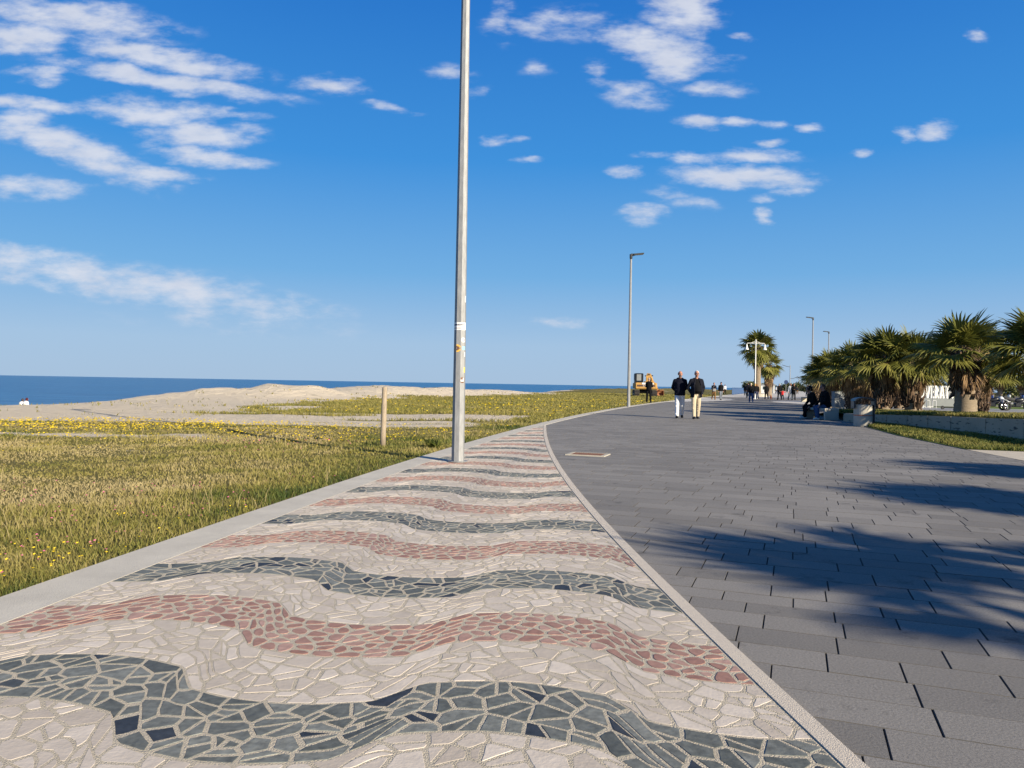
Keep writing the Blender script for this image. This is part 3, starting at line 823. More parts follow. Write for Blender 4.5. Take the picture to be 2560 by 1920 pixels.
t = thing('white_post', 'white square post between the cabinet and the dark bush', 'post', (31.2, 70, 0))
p = MB(); p.box((0, 0, .68), (.14, .14, 1.36), bev=.01); build('shaft', p, M['white_paint'], t); p = MB(); p.box((0, 0, 1.39), (.19, .19, .05), bev=.01); build('top_cap', p, M['white_paint'], t)

# wooden post in the grass
t = thing('wooden_post', 'weathered round wooden post standing alone in the grass', 'post', (-2.43, 14.4, -.05))
p = MB(); p.lathe([(.053, 0), (.052, .3), (.05, .7), (.047, 1.12), (.046, 1.145), (.03, 1.155)], 14, wob=.035)
o = build('shaft', p, M['wood'], t, True); o.rotation_euler = (0, R(.9), 0)

# drain grate
t = thing('drain_grate', 'rusty drain grate in a pale frame, set into the dark paving', 'drain', (1.33, 13.1, 0), R(-19))
t.scale = (.8, .8, 1)
f = MB()
for (cx, cy, sx, sy) in ((0, .29, .86, .05), (0, -.29, .86, .05), (.385, 0, .09, .53), (-.385, 0, .09, .53)): f.box((cx, cy, .006), (sx, sy, .022), bev=.004)
build('frame', f, M['concrete'], t)
g = MB(); g.box((0, 0, -.004), (.67, .52, .012))
for k in range(17): g.box((-.32 + k * .04, 0, .007), (.024, .52, .018))
for q in (-.17, 0, .17): g.box((0, q, .006), (.67, .03, .0165))
build('grille', g, M['rust'], t)

# ------------------------------------------------------------------ concrete furniture
def bench(label, x, y, rz, ln=1.7):
    t = thing('concrete_bench', label, 'bench', (x, y, 0), rz, 'pale concrete slab benches')
    p = MB(); p.box((0, ln / 2, .415), (.58, ln, .09), bev=.012); build('seat', p, M['concrete'], t)
    for q in (.05, ln - .05):
        p = MB(); p.box((0, q, .184), (.56, .10, .368), bev=.01); build('leg', p, M['concrete'], t)
    return t
bench('concrete bench under the seated man at the end of the retaining wall', 12.45, 29.5, R(4))
bench('pale block bench beyond the seated couple at the base of the tall lamp', 27.9, 70.5, R(8), 1.5)
bench('pale bench under the far palms behind the grey cabinet', 36.7, 83, R(70), 2.0)

def bin_(label, x, y, rz, s=1.0):
    t = thing('litter_bin', label, 'litter bin', (x, y, 0), rz, 'round concrete litter bins')
    p = MB(); p.lathe([(.282, 0), (.29, .02), (.29, .335), (.284, .345)], 28); build('drum', p, M['concrete'], t, False)
    p = MB(); p.lathe([(.284, .345), (.287, .352), (.287, .378), (.284, .386)], 28); build('red_band', p, M['terracotta'], t)
    p = MB(); p.lathe([(.284, .386), (.29, .395), (.288, .70), (.28, .715), (.25, .715)], 28); build('upper_drum', p, M['concrete'], t)
    h = MB()
    pts = []
    for k in range(9):
        a = math.pi * (k / 8); pts.append((-.33 * math.cos(a), .84 + .13 * math.sin(a)))
    vs = []; fs = []
    for (x_, z_) in pts:
        for yy_ in (-.27, .27): vs += [(x_, yy_, z_ + .0), (x_ * .93, yy_, z_ - .035)]
    for k in range(len(pts) - 1):
        o = 4 * k
        fs += [(o, o + 4, o + 6, o + 2), (o + 1, o + 3, o + 7, o + 5), (o, o + 1, o + 5, o + 4), (o + 2, o + 6, o + 7, o + 3)]
    fs += [(0, 2, 3, 1), (len(vs) - 4, len(vs) - 3, len(vs) - 1, len(vs) - 2)]
    h.add(vs, fs)
    build('hood', h, M['hood'], t)
    for sx in (-1, 1):
        p = MB(); p.box((sx * .315, 0, .715), (.045, .40, .25), bev=.01); build('bracket', p, M['hood'], t)
    p = MB(); p.box((.335, .02, .42), (.07, .09, .72), bev=.015); build('mounting_post', p, M['hood'], t)
    t.scale = (s,) * 3
    return t
bin_('concrete litter bin with black hood at the near end of the wall', 11.62, 25.1, R(-10))
bin_('pale litter bin half hidden behind the seated couple', 28.9, 68.3, R(20), 1.0)

t = thing('lamp_plinth', 'short square concrete block at the foot of the lamp beyond the bench', 'plinth', (29.6, 75.5, 0))
p = MB(); p.box((0, 0, .26), (.34, .34, .52), bev=.015); build('block', p, M['concrete'], t); p = MB(); p.box((0, 0, .54), (.4, .4, .05), bev=.01); build('top_slab', p, M['concrete'], t)

t = thing('utility_cabinet', 'grey metal utility cabinet behind the seated man', 'cabinet', (20.0, 46.5, 0), R(12))
p = MB(); p.box((0, 0, .06), (.66, .30, .12)); build('base', p, M['concrete'], t)
p = MB(); p.box((0, 0, .36), (.72, .34, .46), bev=.012); d1 = build('lower_door', p, M['cabinet'], t)
p = MB(); p.box((0, 0, .83), (.72, .34, .46), bev=.012); d2 = build('upper_door', p, M['cabinet'], t)
p = MB(); p.box((.28, -.185, .83), (.03, .03, .12), bev=.005); build('handle', p, M['hood'], d2)
p = MB(); p.box((0, 0, 1.08), (.77, .39, .03), bev=.005); build('top', p, M['cabinet'], t)

# letters sign
t = thing('letter_sign', 'big white block letters on a pale plinth behind the palm trunks', 'sign', (32.2, 60.0, 0), R(-6))
p = MB(); p.box((1.0, .1, .33), (4.4, .9, .66), bev=.03); build('plinth', p, M['cabinet'], t)
def letter(ch, x, w=.80, h=.98, s=.125):
    """flat block letters drawn as polygons, extruded"""
    q = []
    if ch == 'E': q = [[(0, 0), (w * .8, 0), (w * .8, s), (s, s), (s, h), (0, h)], [(s, h - s), (w * .8, h - s), (w * .8, h), (s, h)], [(s, h * .5 - s * .45), (w * .68, h * .5 - s * .45), (w * .68, h * .5 + s * .45), (s, h * .5 + s * .45)]]
    if ch == 'T': q = [[(w / 2 - s / 2, 0), (w / 2 + s / 2, 0), (w / 2 + s / 2, h - s), (w / 2 - s / 2, h - s)], [(0, h - s), (w, h - s), (w, h), (0, h)]]
    if ch == 'V': q = [[(w / 2 - s / 2, 0), (w / 2 + s / 2, 0), (w / 2, s * 1.3), (s * 1.05, h), (0, h)], [(w / 2 + s / 2, 0), (w, h), (w - s * 1.05, h), (w / 2, s * 1.3)]]
    if ch == 'A': q = [[(0, 0), (s * 1.05, 0), (w / 2, h - s * 1.1), (w / 2, h), (w / 2 - s / 2, h)], [(w, 0), (w / 2 + s / 2, h), (w / 2, h), (w / 2, h - s * 1.1), (w - s * 1.05, 0)], [(s * 1.2, h * .2), (w - s * 1.2, h * .2), (w - s * 1.42, h * .2 + s * .7), (s * 1.42, h * .2 + s * .7)]]
    if ch in 'OR' or ch == 'S':
        def arc(cx, cy, rx_, ry_, a0, a1, n=12, th=s):
            for k in range(n):
                a, b = R(a0 + (a1 - a0) * k / n), R(a0 + (a1 - a0) * (k + 1) / n)
                f = lambda t_, rr, rs_: (cx + (rx_ - rr) * math.cos(t_), cy + (ry_ - rs_) * math.sin(t_))
                pp = [f(a, 0, 0), f(b, 0, 0), f(b, th, th), f(a, th, th)]
                q.append(pp if a1 > a0 else pp[::-1])
        if ch == 'O': arc(w / 2, h / 2, w / 2, h / 2, 0, 360, 20)
        if ch == 'R':
            q.append([(0, 0), (s, 0), (s, h), (0, h)]); arc(w * .45, h * .70, w * .45, h * .30, -90, 90, 10)
            q.append([(s, h - s), (w * .45, h - s), (w * .45, h), (s, h)]); q.append([(s, h * .4), (w * .45, h * .4), (w * .45, h * .4 + s), (s, h * .4 + s)])
            q.append([(w * .38, h * .42), (w * .72, 0), (w, 0), (w * .62, h * .42)])
        if ch == 'S': arc(w / 2, h * .74, w / 2, h * .26, 20, 270, 12, s * .9); arc(w / 2, h * .27, w / 2, h * .27, 90, -160, 12, s * .9)
    mb = MB()
    for poly in q:
        n = len(poly); A = sum(poly[i][0] * poly[(i + 1) % n][1] - poly[(i + 1) % n][0] * poly[i][1] for i in range(n))
        if A < 0: poly = poly[::-1]
        vs = [(x + a, -.16, .66 + b) for a, b in poly] + [(x + a, .16, .66 + b) for a, b in poly]
        mb.add(vs, [tuple(range(n)), tuple(range(2 * n - 1, n - 1, -1))] + [((i + 1) % n, i, n + i, n + (i + 1) % n) for i in range(n)])
    return mb
lx = -.98
for ch, w in (('S', .29), ('O', .34), ('V', .42), ('E', .24), ('R', .31), ('A', .38), ('T', .32), ('O', .34)):
    if ch == 'S': lx = -.35
    build('letter', letter(ch, lx, w if ch != 'E' else w / .8), M['white_paint'], t)
    lx += w + .042

# bicycle stand
t = thing('bicycle_rack', 'white tubular bicycle stand on the grass below the white letters', 'bicycle rack', (28.6, 53.6, 0), R(-8))
p = MB(); p.tube([(-1.1, 0, .12), (1.1, 0, .12)], .02, 6); p.tube([(-1.1, .35, .03), (1.1, .35, .03)], .02, 6); build('rail', p, M['white_paint'], t)
for k in range(6):
    x = -1.05 + k * .42
    p = MB(); p.tube([(x, 0, 0), (x, 0, .52), (x + .03, 0, .56), (x + .20, 0, .56), (x + .23, 0, .52), (x + .23, 0, 0)], .017, 6); build('hoop', p, M['white_paint'], t)

# kick scooter
t = thing('kick_scooter', 'small kick scooter parked at the edge of the shaded path', 'scooter', (29.2, 50.6, 0), R(0))
p = MB(); p.box((0, 0, .13), (.74, .15, .05), bev=.015); build('deck', p, M['moto_black'], t)
for x in (-.48, .52):
    p = MB(); p.torus((x, 0, .125), .095, .032, 'Y', 18, 8); p.tube([(x, -.03, .125), (x, .03, .125)], .07, 12); build('wheel', p, M['rubber'], t)
p = MB(); p.tube([(.5, 0, .16), (.38, 0, .6), (.32, 0, 1.05)], .026, 8); st_ = build('stem', p, M['moto_white'], t)
p = MB(); p.tube([(.32, -.24, 1.06), (.32, .24, 1.06)], .016, 6); build('handlebar', p, M['moto_black'], st_)
p = MB(); p.cap((.58, 0, .24), (.42, 0, .26), .05, .045); build('fender', p, M['moto_white'], t)

# motorcycles
def motorcycle(label, x, y, rz, fair, s=1.0, box=False):
    t = thing('motorcycle', label, 'motorcycle', (x, y, 0), rz, 'motorcycles parked beyond the palms')
    for wx in (-.66, .70):
        p = MB(); p.torus((wx, 0, .30), .245, .062, 'Y', 28, 10); w = build('wheel', p, M['rubber'], t, True)
        p = MB(); p.tube([(wx, -.07, .30), (wx, .07, .30)], .055, 12)
        for k in range(5):
            a = 2 * math.pi * k / 5; p.tube([(wx, 0, .30), (wx + .21 * math.cos(a), 0, .30 + .21 * math.sin(a))], .018, 5)
        p.torus((wx, .04, .30), .12, .008, 'Y', 18, 5)
        build('rim', p, M['chrome'], w)
    p = MB(); p.box((.02, 0, .40), (.42, .30, .30), bev=.05); p.tube([(-.1, .16, .3), (-.5, .17, .28), (-.85, .17, .36)], [.03, .04, .055], 8)
    p.tube([(-.62, .09, .3), (-.15, .08, .36)], .03, 6); p.tube([(-.62, -.09, .3), (-.15, -.08, .36)], .03, 6); build('engine', p, M['moto_black'], t)
    p = MB(); p.cap((.28, 0, .74), (-.08, 0, .70), .17, .13, (1, .85)); p.cap((.38, 0, .62), (.1, 0, .52), .16, .13, (1, .8)); build('tank', p, M['moto_black'], t, True)
    p = MB(); p.cap((-.12, 0, .73), (-.5, 0, .77), .10, .12, (1.2, .5)); p.cap((-.5, 0, .79), (-.86, 0, .86), .10, .05, (1.2, .6)); build('seat', p, M['rubber'], t, True)
    p = MB(); p.cap((.56, 0, .80), (.74, 0, .70), .15, .09, (1.1, 1)); build('fairing', p, fair, t, True)
    p = MB(); p.ell((.79, 0, .72), (.05, .09, .07)); build('headlight', p, M['chrome'], t, True)
    for sy in (-.09, .09):
        p = MB(); p.tube([(.44, sy, .92), (.70, sy, .30)], .026, 7); build('fork', p, M['chrome'], t)
    p = MB(); p.tube([(.36, -.36, .93), (.42, -.2, .97), (.44, 0, .95), (.42, .2, .97), (.36, .36, .93)], .016, 6)
    for sy in (-.3, .3): p.tube([(.42, sy, .97), (.44, sy * 1.15, 1.1)], .008, 4); p.ell((.44, sy * 1.15, 1.13), (.03, .075, .045), 8, 6)
    build('handlebar', p, M['moto_black'], t)
    p = MB(); p.cap((.92, 0, .58), (.62, 0, .63), .05, .05, (1.2, .6)); build('mudguard', p, M['moto_black'], t, True)
    p = MB(); p.box((-.92, 0, .62), (.02, .18, .13)); build('number_plate', p, M['sticker_white'], t)
    if box:
        p = MB(); p.box((-.78, 0, 1.02), (.36, .42, .30), bev=.06); build('top_box', p, M['moto_white'], t)
    t.scale = (s,) * 3
motorcycle('black motorcycle with silver headlight cowl, right of the thickest palm', 33.55, 50.4, R(-4), M['moto_white'], .98)
motorcycle('dark motorcycle with pale tank panel half hidden by the thickest palm trunk', 32.2, 50.9, R(-8), M['moto_white'], .98)
def scooter(label, x, y, rz, colr):
    t = thing('motor_scooter', label, 'scooter', (x, y, 0), rz, 'motor scooters parked in the park')
    for wx in (-.6, .62):
        p = MB(); p.torus((wx, 0, .24), .18, .06, 'Y', 20, 8); p.tube([(wx, -.05, .24), (wx, .05, .24)], .15, 14); build('wheel', p, M['rubber'], t)
    p = MB(); p.cap((-.7, 0, .55), (-.25, 0, .5), .17, .2, (.9, 1)); p.box((.1, 0, .28), (.6, .3, .1), bev=.03); build('body', p, colr, t, True)
    p = MB(); p.cap((.42, 0, .35), (.33, 0, .92), .16, .14, (1, .5), side=(0, 1, 0)); build('leg_shield', p, colr, t, True)
    p = MB(); p.cap((-.75, 0, .76), (-.2, 0, .72), .13, .12, (1, .5)); build('seat', p, M['rubber'], t, True)
    p = MB(); p.tube([(.25, -.33, 1.0), (.32, 0, 1.02), (.25, .33, 1.0)], .02, 6); p.ell((.38, 0, 1.0), (.09, .12, .1)); build('handlebar', p, M['moto_black'], t)
    p = MB(); p.cap((.62, 0, .44), (.5, 0, .46), .08, .07); build('front_fender', p, colr, t, True)
scooter('white motor scooter far behind the black motorcycle', 50.6, 77.5, R(35), M['moto_white'])
scooter('white and pale blue motor scooter at the left of the far pair', 48.6, 76.5, R(-150), M['moto_blue'])
scooter('blue motor scooter at the right edge beyond the lawn', 47.2, 70.5, R(20), M['moto_blue'])

# blue railing along the kerb, far off
def railing():
    t = thing('blue_railing', 'long blue metal railing beside the far kerb before the tall palms', 'railing', (0, 0, 0))
    pts = [(float(xi(y)) + .5, float(y)) for y in np.arange(128, 236, 2.4)]
    r = MB()
    for z in (.18, 1.08): r.tube([(p[0], p[1], z) for p in pts], .035, 5)
    for a, b in zip(pts[:-1], pts[1:]):
        for k in range(1, 6):
            f = k / 6; r.tube([(a[0] + (b[0] - a[0]) * f, a[1] + (b[1] - a[1]) * f, .18), (a[0] + (b[0] - a[0]) * f, a[1] + (b[1] - a[1]) * f, 1.08)], .02, 4, closed=False)
    build('bars', r, M['blue_paint'], t)
    for p_ in pts[:34]:
        q = MB(); q.box((p_[0], p_[1], .62), (.11, .11, 1.24), bev=.01); build('post', q, M['blue_paint'], t)
railing()

# far building and low wall
t = thing('kiosk', 'small white flat-roofed kiosk far beyond the crowd', 'kiosk', (64, 190, 0), R(-18))
p = MB(); p.box((0, 0, 1.05), (3.2, 2.6, 2.1)); build('wall', p, M['kiosk'], t); p = MB(); p.box((0, 0, 2.18), (3.8, 3.2, .16), bev=.03); build('roof', p, M['roof_grey'], t)
p = MB(); p.box((-.5, -1.31, 1.3), (1.3, .05, .8)); build('window', p, M['glass'], t); p = MB(); p.box((.95, -1.31, .95), (.8, .05, 1.86)); build('door', p, M['cabinet'], t)

# ------------------------------------------------------------------ excavator
def excavator(x, y, rz):
    t = thing('excavator', 'yellow tracked excavator seen from behind on the beach grass', 'excavator', (x, y, -.02), rz)
    for sx in (-1, 1):
        p = MB(); prof = []
        for k in range(20):
            a = 2 * math.pi * k / 20; cy = 1.35 if math.cos(a) > 0 else -1.35
            prof.append((cy + .40 * math.cos(a), .42 + .40 * math.sin(a)))
        n = len(prof); x0, x1 = sx * 1.08 - .30, sx * 1.08 + .30
        vs = [(x0, q[0], q[1]) for q in prof] + [(x1, q[0], q[1]) for q in prof]
        p.add(vs, [tuple(range(n)), tuple(range(2 * n - 1, n - 1, -1))] + [(i, n + i, n + (i + 1) % n, (i + 1) % n) for i in range(n)])
        for k in range(15): p.box((sx * 1.08, -1.4 + k * .2, .835), (.62, .07, .05))
        for k in range(4): p.box((sx * 1.08, -1.77, .15 + k * .18), (.62, .05, .07))
        tr = build('track', p, M['track'], t)
        p = MB()
        for k in range(6): p.tube([(sx * 1.08 - sx * .32, -1.2 + k * .48, .3), (sx * 1.08 + sx * .32, -1.2 + k * .48, .3)], .17, 10)
        build('roller', p, M['mud'], tr)
    p = MB(); p.box((0, 0, .62), (1.7, 1.6, .36), bev=.06); p.tube([(0, 0, .7), (0, 0, .98)], .62, 20); build('undercarriage', p, M['track'], t)
    p = MB(); p.box((0, .1, 1.42), (2.7, 3.0, .72), bev=.06)
    p.box((0, -1.5, 1.40), (2.72, .45, .88), bev=.12); build('house', p, M['yellow_paint'], t)
    p = MB(); p.box((0, -1.735, 1.44), (2.2, .02, .24)); dk = build('counterweight_band', p, M['decal_dark'], t)
    q = MB(); q.box((-.15, -1.74, 1.72), (.72, .02, .22)); q.box((.62, -1.74, 1.70), (.6, .02, .2)); build('rear_panel', q, M['sticker_white'], t)
    # lettering on the counterweight: C A S E as small strokes
    q = MB()
    def bar(cx, cz, w, h): q.box((cx, -1.752, cz), (w, .012, h))
    ox = -.30
    for ch in 'CASE':
        if ch in 'CSE': bar(ox, 1.52, .13, .028); bar(ox, 1.36, .13, .028)
        if ch in 'ASE': bar(ox, 1.44, .13, .028)
        if ch in 'CE': bar(ox - .052, 1.44, .028, .18)
        if ch == 'A': bar(ox, 1.52, .10, .028); bar(ox - .052, 1.435, .028, .17); bar(ox + .052, 1.435, .028, .17)
        if ch == 'S': bar(ox - .052, 1.48, .028, .09); bar(ox + .052, 1.40, .028, .09)
        ox += .21
    build('lettering', q, M['sticker_white'], dk)
    p = MB(); p.box((-.72, .55, 2.42), (1.06, 1.5, 1.32), bev=.07); cab = build('cab', p, M['moto_black'], t)
    p = MB(); p.box((-.74, -.215, 2.52), (.56, .02, .84)); p.box((-.18, .55, 2.55), (.02, 1.1, .8)); p.box((-1.26, .55, 2.55), (.02, 1.1, .8)); build('window', p, M['cabinet'], cab)
    p = MB(); p.box((.45, -.4, 1.9), (1.1, 1.3, .24), bev=.06); p.tube([(.8, -.7, 2.0), (.8, -.7, 2.35)], .05, 8); build('engine_cover', p, M['yellow_paint'], t)
    p = MB()
    bpts = [(.45, 1.0, 1.7), (.60, 1.9, 2.55), (.80, 2.9, 2.9), (1.15, 3.9, 2.6), (1.45, 4.4, 2.0)]
    p.tube(bpts, [.22, .36, .34, .26, .2], 4, flat=(1, 1)); build('boom', p, M['yellow_paint'], t)
    p = MB(); p.tube([(.45, 1.2, 1.6), (.75, 2.2, 2.6)], .07, 8); p.tube([(.7, 2.3, 3.0), (1.0, 3.3, 3.05), (1.35, 4.2, 2.45)], .06, 8)
    for dx, dz in ((.30, 2.42), (.72, 2.62), (1.15, 2.45)): p.box((dx, 1.9, dz + .35), (.2, .1, .14), bev=.02)
    build('hydraulic_cylinder', p, M['moto_black'], t)
    p = MB(); p.tube([(1.4, 4.4, 2.1), (1.8, 3.8, 1.4), (2.1, 3.2, .75)], [.2, .2, .13], 4); build('stick', p, M['yellow_paint'], t)
    p = MB(); prof = [(-.55, .0), (.35, .02), (.5, .35), (.35, .75), (.05, .92), (.0, .82), (.22, .66), (.33, .36), (.22, .12), (-.55, .06)]
    n = len(prof); vs = [(1.75, 2.7 + a, b) for a, b in prof] + [(2.75, 2.7 + a, b) for a, b in prof]
    p.add(vs, [tuple(range(n)), tuple(range(2 * n - 1, n - 1, -1))] + [(i, n + i, n + (i + 1) % n, (i + 1) % n) for i in range(n)])
    for k in range(5): p.box((1.82 + k * .22, 2.1, .03), (.08, .2, .05))
    p.box((1.77, 2.85, .4), (.03, .7, .7)); p.box((2.73, 2.85, .4), (.03, .7, .7)); build('bucket', p, M['bucket'], t)
excavator(15.9, 91, R(-4))
bpy.data.objects['excavator'].scale = (.95, .95, .90)

# ------------------------------------------------------------------ palms
def fan_leaf(mb, o, az, el, pet, rad, droop, rnd, nseg=22, tint=.6, spread=112, pm=None, pr=.018, hang=0.0, sway=(0, 0)):
    d = Vector((math.cos(az) * math.cos(el), math.sin(az) * math.cos(el), math.sin(el)))
    p0 = Vector(o); p1 = p0 + d * pet * .55; d2 = (d + Vector((sway[0], sway[1], -droop * .55))).normalized(); p2 = p1 + d2 * pet * .45
    mb.tube([p0, p1, p2], [pr * 1.7, pr, pr * .6], 4, mi=1, closed=False)
    a = (d2 + Vector((sway[0] * 1.5, sway[1] * 1.5, -droop * .35 - hang))).normalized()
    s = a.cross(Vector((0, 0, 1)))
    if s.length < .15: s = Vector((-math.sin(az), math.cos(az), 0))
    s.normalize(); roll = rnd.uniform(-.5, .5)
    nrm = s.cross(a); s, nrm = s * math.cos(roll) + nrm * math.sin(roll), nrm * math.cos(roll) - s * math.sin(roll)
    step = 2 * spread / nseg
    cup = rnd.uniform(.10, .35)
    for k in range(nseg):
        if rnd.random() < .03: continue
        ph = R(-spread + (k + .5) * step + rnd.uniform(-2, 2)); hw = R(step * .56)
        L = rad * (1 - .30 * (abs(ph) / R(spread)) ** 1.5) * rnd.uniform(.88, 1.08)
        def pt(f, ang, lift=0, dz=0):
            v = a * math.cos(ang) + s * math.sin(ang) - nrm * (cup * abs(math.sin(ang)) * f)
            q = p2 + v * (L * f) + nrm * lift; q.z -= dz * L; return q
        dr = droop * rnd.uniform(.5, 1.3)
        b0 = p2
        m1, mc, m2 = pt(.52, ph - hw), pt(.52, ph, .012), pt(.52, ph + hw)
        h2 = hw * .33
        e1, ec, e2 = pt(.80, ph - h2, 0, dr * .10), pt(.80, ph, .010, dr * .08), pt(.80, ph + h2, 0, dr * .10)
        tp = pt(1.0, ph + rnd.uniform(-.06, .06), 0, dr * .30)
        tt = min(1, max(0, tint + rnd.uniform(-.14, .14)))
        mb.add([b0, m1, mc, m2, e1, ec, e2, tp], [(0, 1, 2), (0, 2, 3), (1, 4, 5, 2), (2, 5, 6, 3), (4, 7, 5), (5, 7, 6)], 0, tt)

PG = 'fan palms planted in the raised bed'
def palm(label, x, y, z, rz, seed, ht=2.2, r=.26, nleaf=38, rad=.85, pet=.85, nskirt=46, boots=(.75, 1.0), group=PG, skirt_len=.9, elmin=-28, lean=(0, 0), nseg=22, name='fan_palm', sway=(0, 0)):
    rnd = random.Random(seed)
    t = thing(name, label, 'palm', (x, y, z), rz, group)
    top = Vector((lean[0], lean[1], ht))
    # trunk
    p = MB(); prof = []; n = 16; K = 26
    vs = []; fs = []
    for k in range(K + 1):
        f = k / K; c = Vector((lean[0] * f * f, lean[1] * f * f, ht * f - .05))
        rr = r * (1.18 - .28 * f + .22 * math.exp(-f * 14)) * (1 + (.035 if k % 2 else -.02))
        for i in range(n):
            a = 2 * math.pi * i / n; q = rr * (1 + rnd.uniform(-.03, .03)); vs.append((c.x + q * math.cos(a), c.y + q * math.sin(a), c.z))
    for k in range(K):
        for i in range(n): fs.append((k * n + i, k * n + (i + 1) % n, (k + 1) * n + (i + 1) % n, (k + 1) * n + i))
    p.add(vs, fs); build('trunk', p, M['trunk'], t, True)
    # old leaf bases
    if boots:
        p = MB(); b0 = boots[0]
        nb = int((ht - b0) * 190)
        for k in range(nb):
            f = rnd.random(); zz = b0 + (ht - b0) * f; a = k * 2.39996 + rnd.uniform(-.2, .2)
            ff = zz / ht; c = Vector((lean[0] * ff * ff, lean[1] * ff * ff, zz)); rr = r * (1.12 - .2 * ff)
            w = rnd.uniform(.05, .10); L = rnd.uniform(.16, .30) * boots[1]; out = rnd.uniform(.08, .20) * boots[1]
            e = Vector((math.cos(a), math.sin(a), 0)); sd = Vector((-math.sin(a), math.cos(a), 0))
            up = rnd.choice((1, 1, 1, -.6))
            b = c + e * rr * .9; tip = c + e * (rr + out) + Vector((0, 0, L * up))
            vs = [b - sd * w + Vector((0, 0, -.05)), b + sd * w + Vector((0, 0, -.05)), tip + sd * w * .35, tip - sd * w * .35, c + e * (rr + out * .75) + Vector((0, 0, L * .2 * up))]
            p.add(vs, [(0, 1, 4), (1, 2, 4), (2, 3, 4), (3, 0, 4), (0, 3, 2, 1)])
        build('leaf_bases', p, M['boots'], t)
    # crown
    p = MB()
    for k in range(nleaf):
        f = (k + .5) / nleaf
        el = R(82 - (82 - elmin) * f ** .85 + rnd.uniform(-9, 9)); az = k * 2.39996 + rnd.uniform(-.35, .35)
        tint = .70 - .26 * f + rnd.uniform(-.22, .25) - (.20 if f > .78 else 0)
        fan_leaf(p, top + Vector((0, 0, -.22 * f)), az, el, pet * rnd.uniform(.75, 1.1) * (.7 + .3 * min(1, f * 2.5)), rad * rnd.uniform(.85, 1.12),   .15 + .5 * f + rnd.uniform(-.1, .2), rnd, nseg, tint, rnd.uniform(92, 125), sway=sway)
    build('crown', p, [M['frond'], M['petiole']], t, tint=True)
    # dry hanging fronds
    if nskirt:
        p = MB()
        for k in range(nskirt):
            f = (k + .5) / nskirt; az = k * 2.39996 + rnd.uniform(-.4, .4)
            el = R(-38 - 40 * f + rnd.uniform(-12, 12))
            oz = -.12 - .5 * f * skirt_len
            fan_leaf(p, top + Vector((math.cos(az) * r * .7, math.sin(az) * r * .7, oz)), az, el, pet * rnd.uniform(.25, .5), rad * rnd.uniform(.45, .8), 1.1, rnd, max(9, nseg // 2), rnd.uniform(.0, .95), rnd.uniform(28, 70), hang=1.4)
        build('dry_fronds', p, [M['dry'], M['petiole']], t, tint=True)
    return t
# the bed beside the promenade
pA = palm('thickest palm with clean grey lower trunk, right of the white letters', 15.75, 26.4, .40, 0, 21, 2.05, .285, 44, 1.0, 1.02, 14, (.72, 1.35), skirt_len=.05, elmin=8, sway=(.16, .05))
pB = palm('palm with dark shaggy trunk just left of the white letters', 16.35, 31.0, .36, 1, 22, 1.95, .235, 40, .95, .95, 22, (.10, 1.15), skirt_len=.25, elmin=6, sway=(.14, .05))
pC = palm('palm directly behind the black-hooded litter bin', 15.35, 31.4, .33, 2, 23, 2.05, .235, 42, .95, .95, 28, (.08, 1.15), skirt_len=.35, elmin=6, sway=(.12, .05))
pE = palm('rightmost palm, its crown cut by the picture edge', 15.65, 22.2, .44, .5, 24, 1.85, .25, 46, .95, 1.0, 22, (.5, 1.1), skirt_len=.5, elmin=4, sway=(.1, .05))
pF = palm('palm behind the thickest trunk, its long dry fronds hanging to the right', 21.9, 36.2, 0, .9, 25, 2.95, .23, 38, 1.0, 1.05, 54, (.9, 1.0), skirt_len=.9, elmin=5)
OG = 'fan palms in the clump behind the bench'
pD = palm('leftmost front palm of the clump behind the bench', 18.2, 40.5, 0, .3, 26, 2.3, .25, 44, .98, 1.0, 50, (.12, 1.0), OG, skirt_len=.7, elmin=2)
for (x, y, rz, s, lab) in ((21.0, 50.0, 1.7, 1.02, 'palm at the left edge of the clump against the lamp pole'), (20.6, 43.5, 2.6, 1.02, 'palm in the middle of the clump behind the bin'),
                           (22.8, 48.5, 3.9, 1.08, 'taller palm standing up out of the clump'), (25.8, 50.5, 5.1, .98, 'palm at the back right of the clump'), (24.3, 58.5, 4.4, 1.0, 'palm at the back left of the clump'), (28.2, 70, .8, 1.0, 'farthest small palm at the left end of the clump')):
    dup(pD, (x, y, 0), rz, lab, s)
# palms outside the frame on the right whose shadows fall over the paving
palm('palm standing beside the camera at the right of the promenade', 9.75, -2.5, .7, 2.2, 27, 2.35, .24, 20, .95, 1.2, 8, (.5, 1.1), skirt_len=.4, elmin=-4)
dup(pA, (11.3, 2.1, .7), 1.2, 'palm at the right of the promenade, just ahead of the camera', .92)['group'] = PG
dup(pA, (13.5, 5.6, .6), 4.1, 'palm at the right of the promenade, ahead of the camera', .92)['group'] = PG

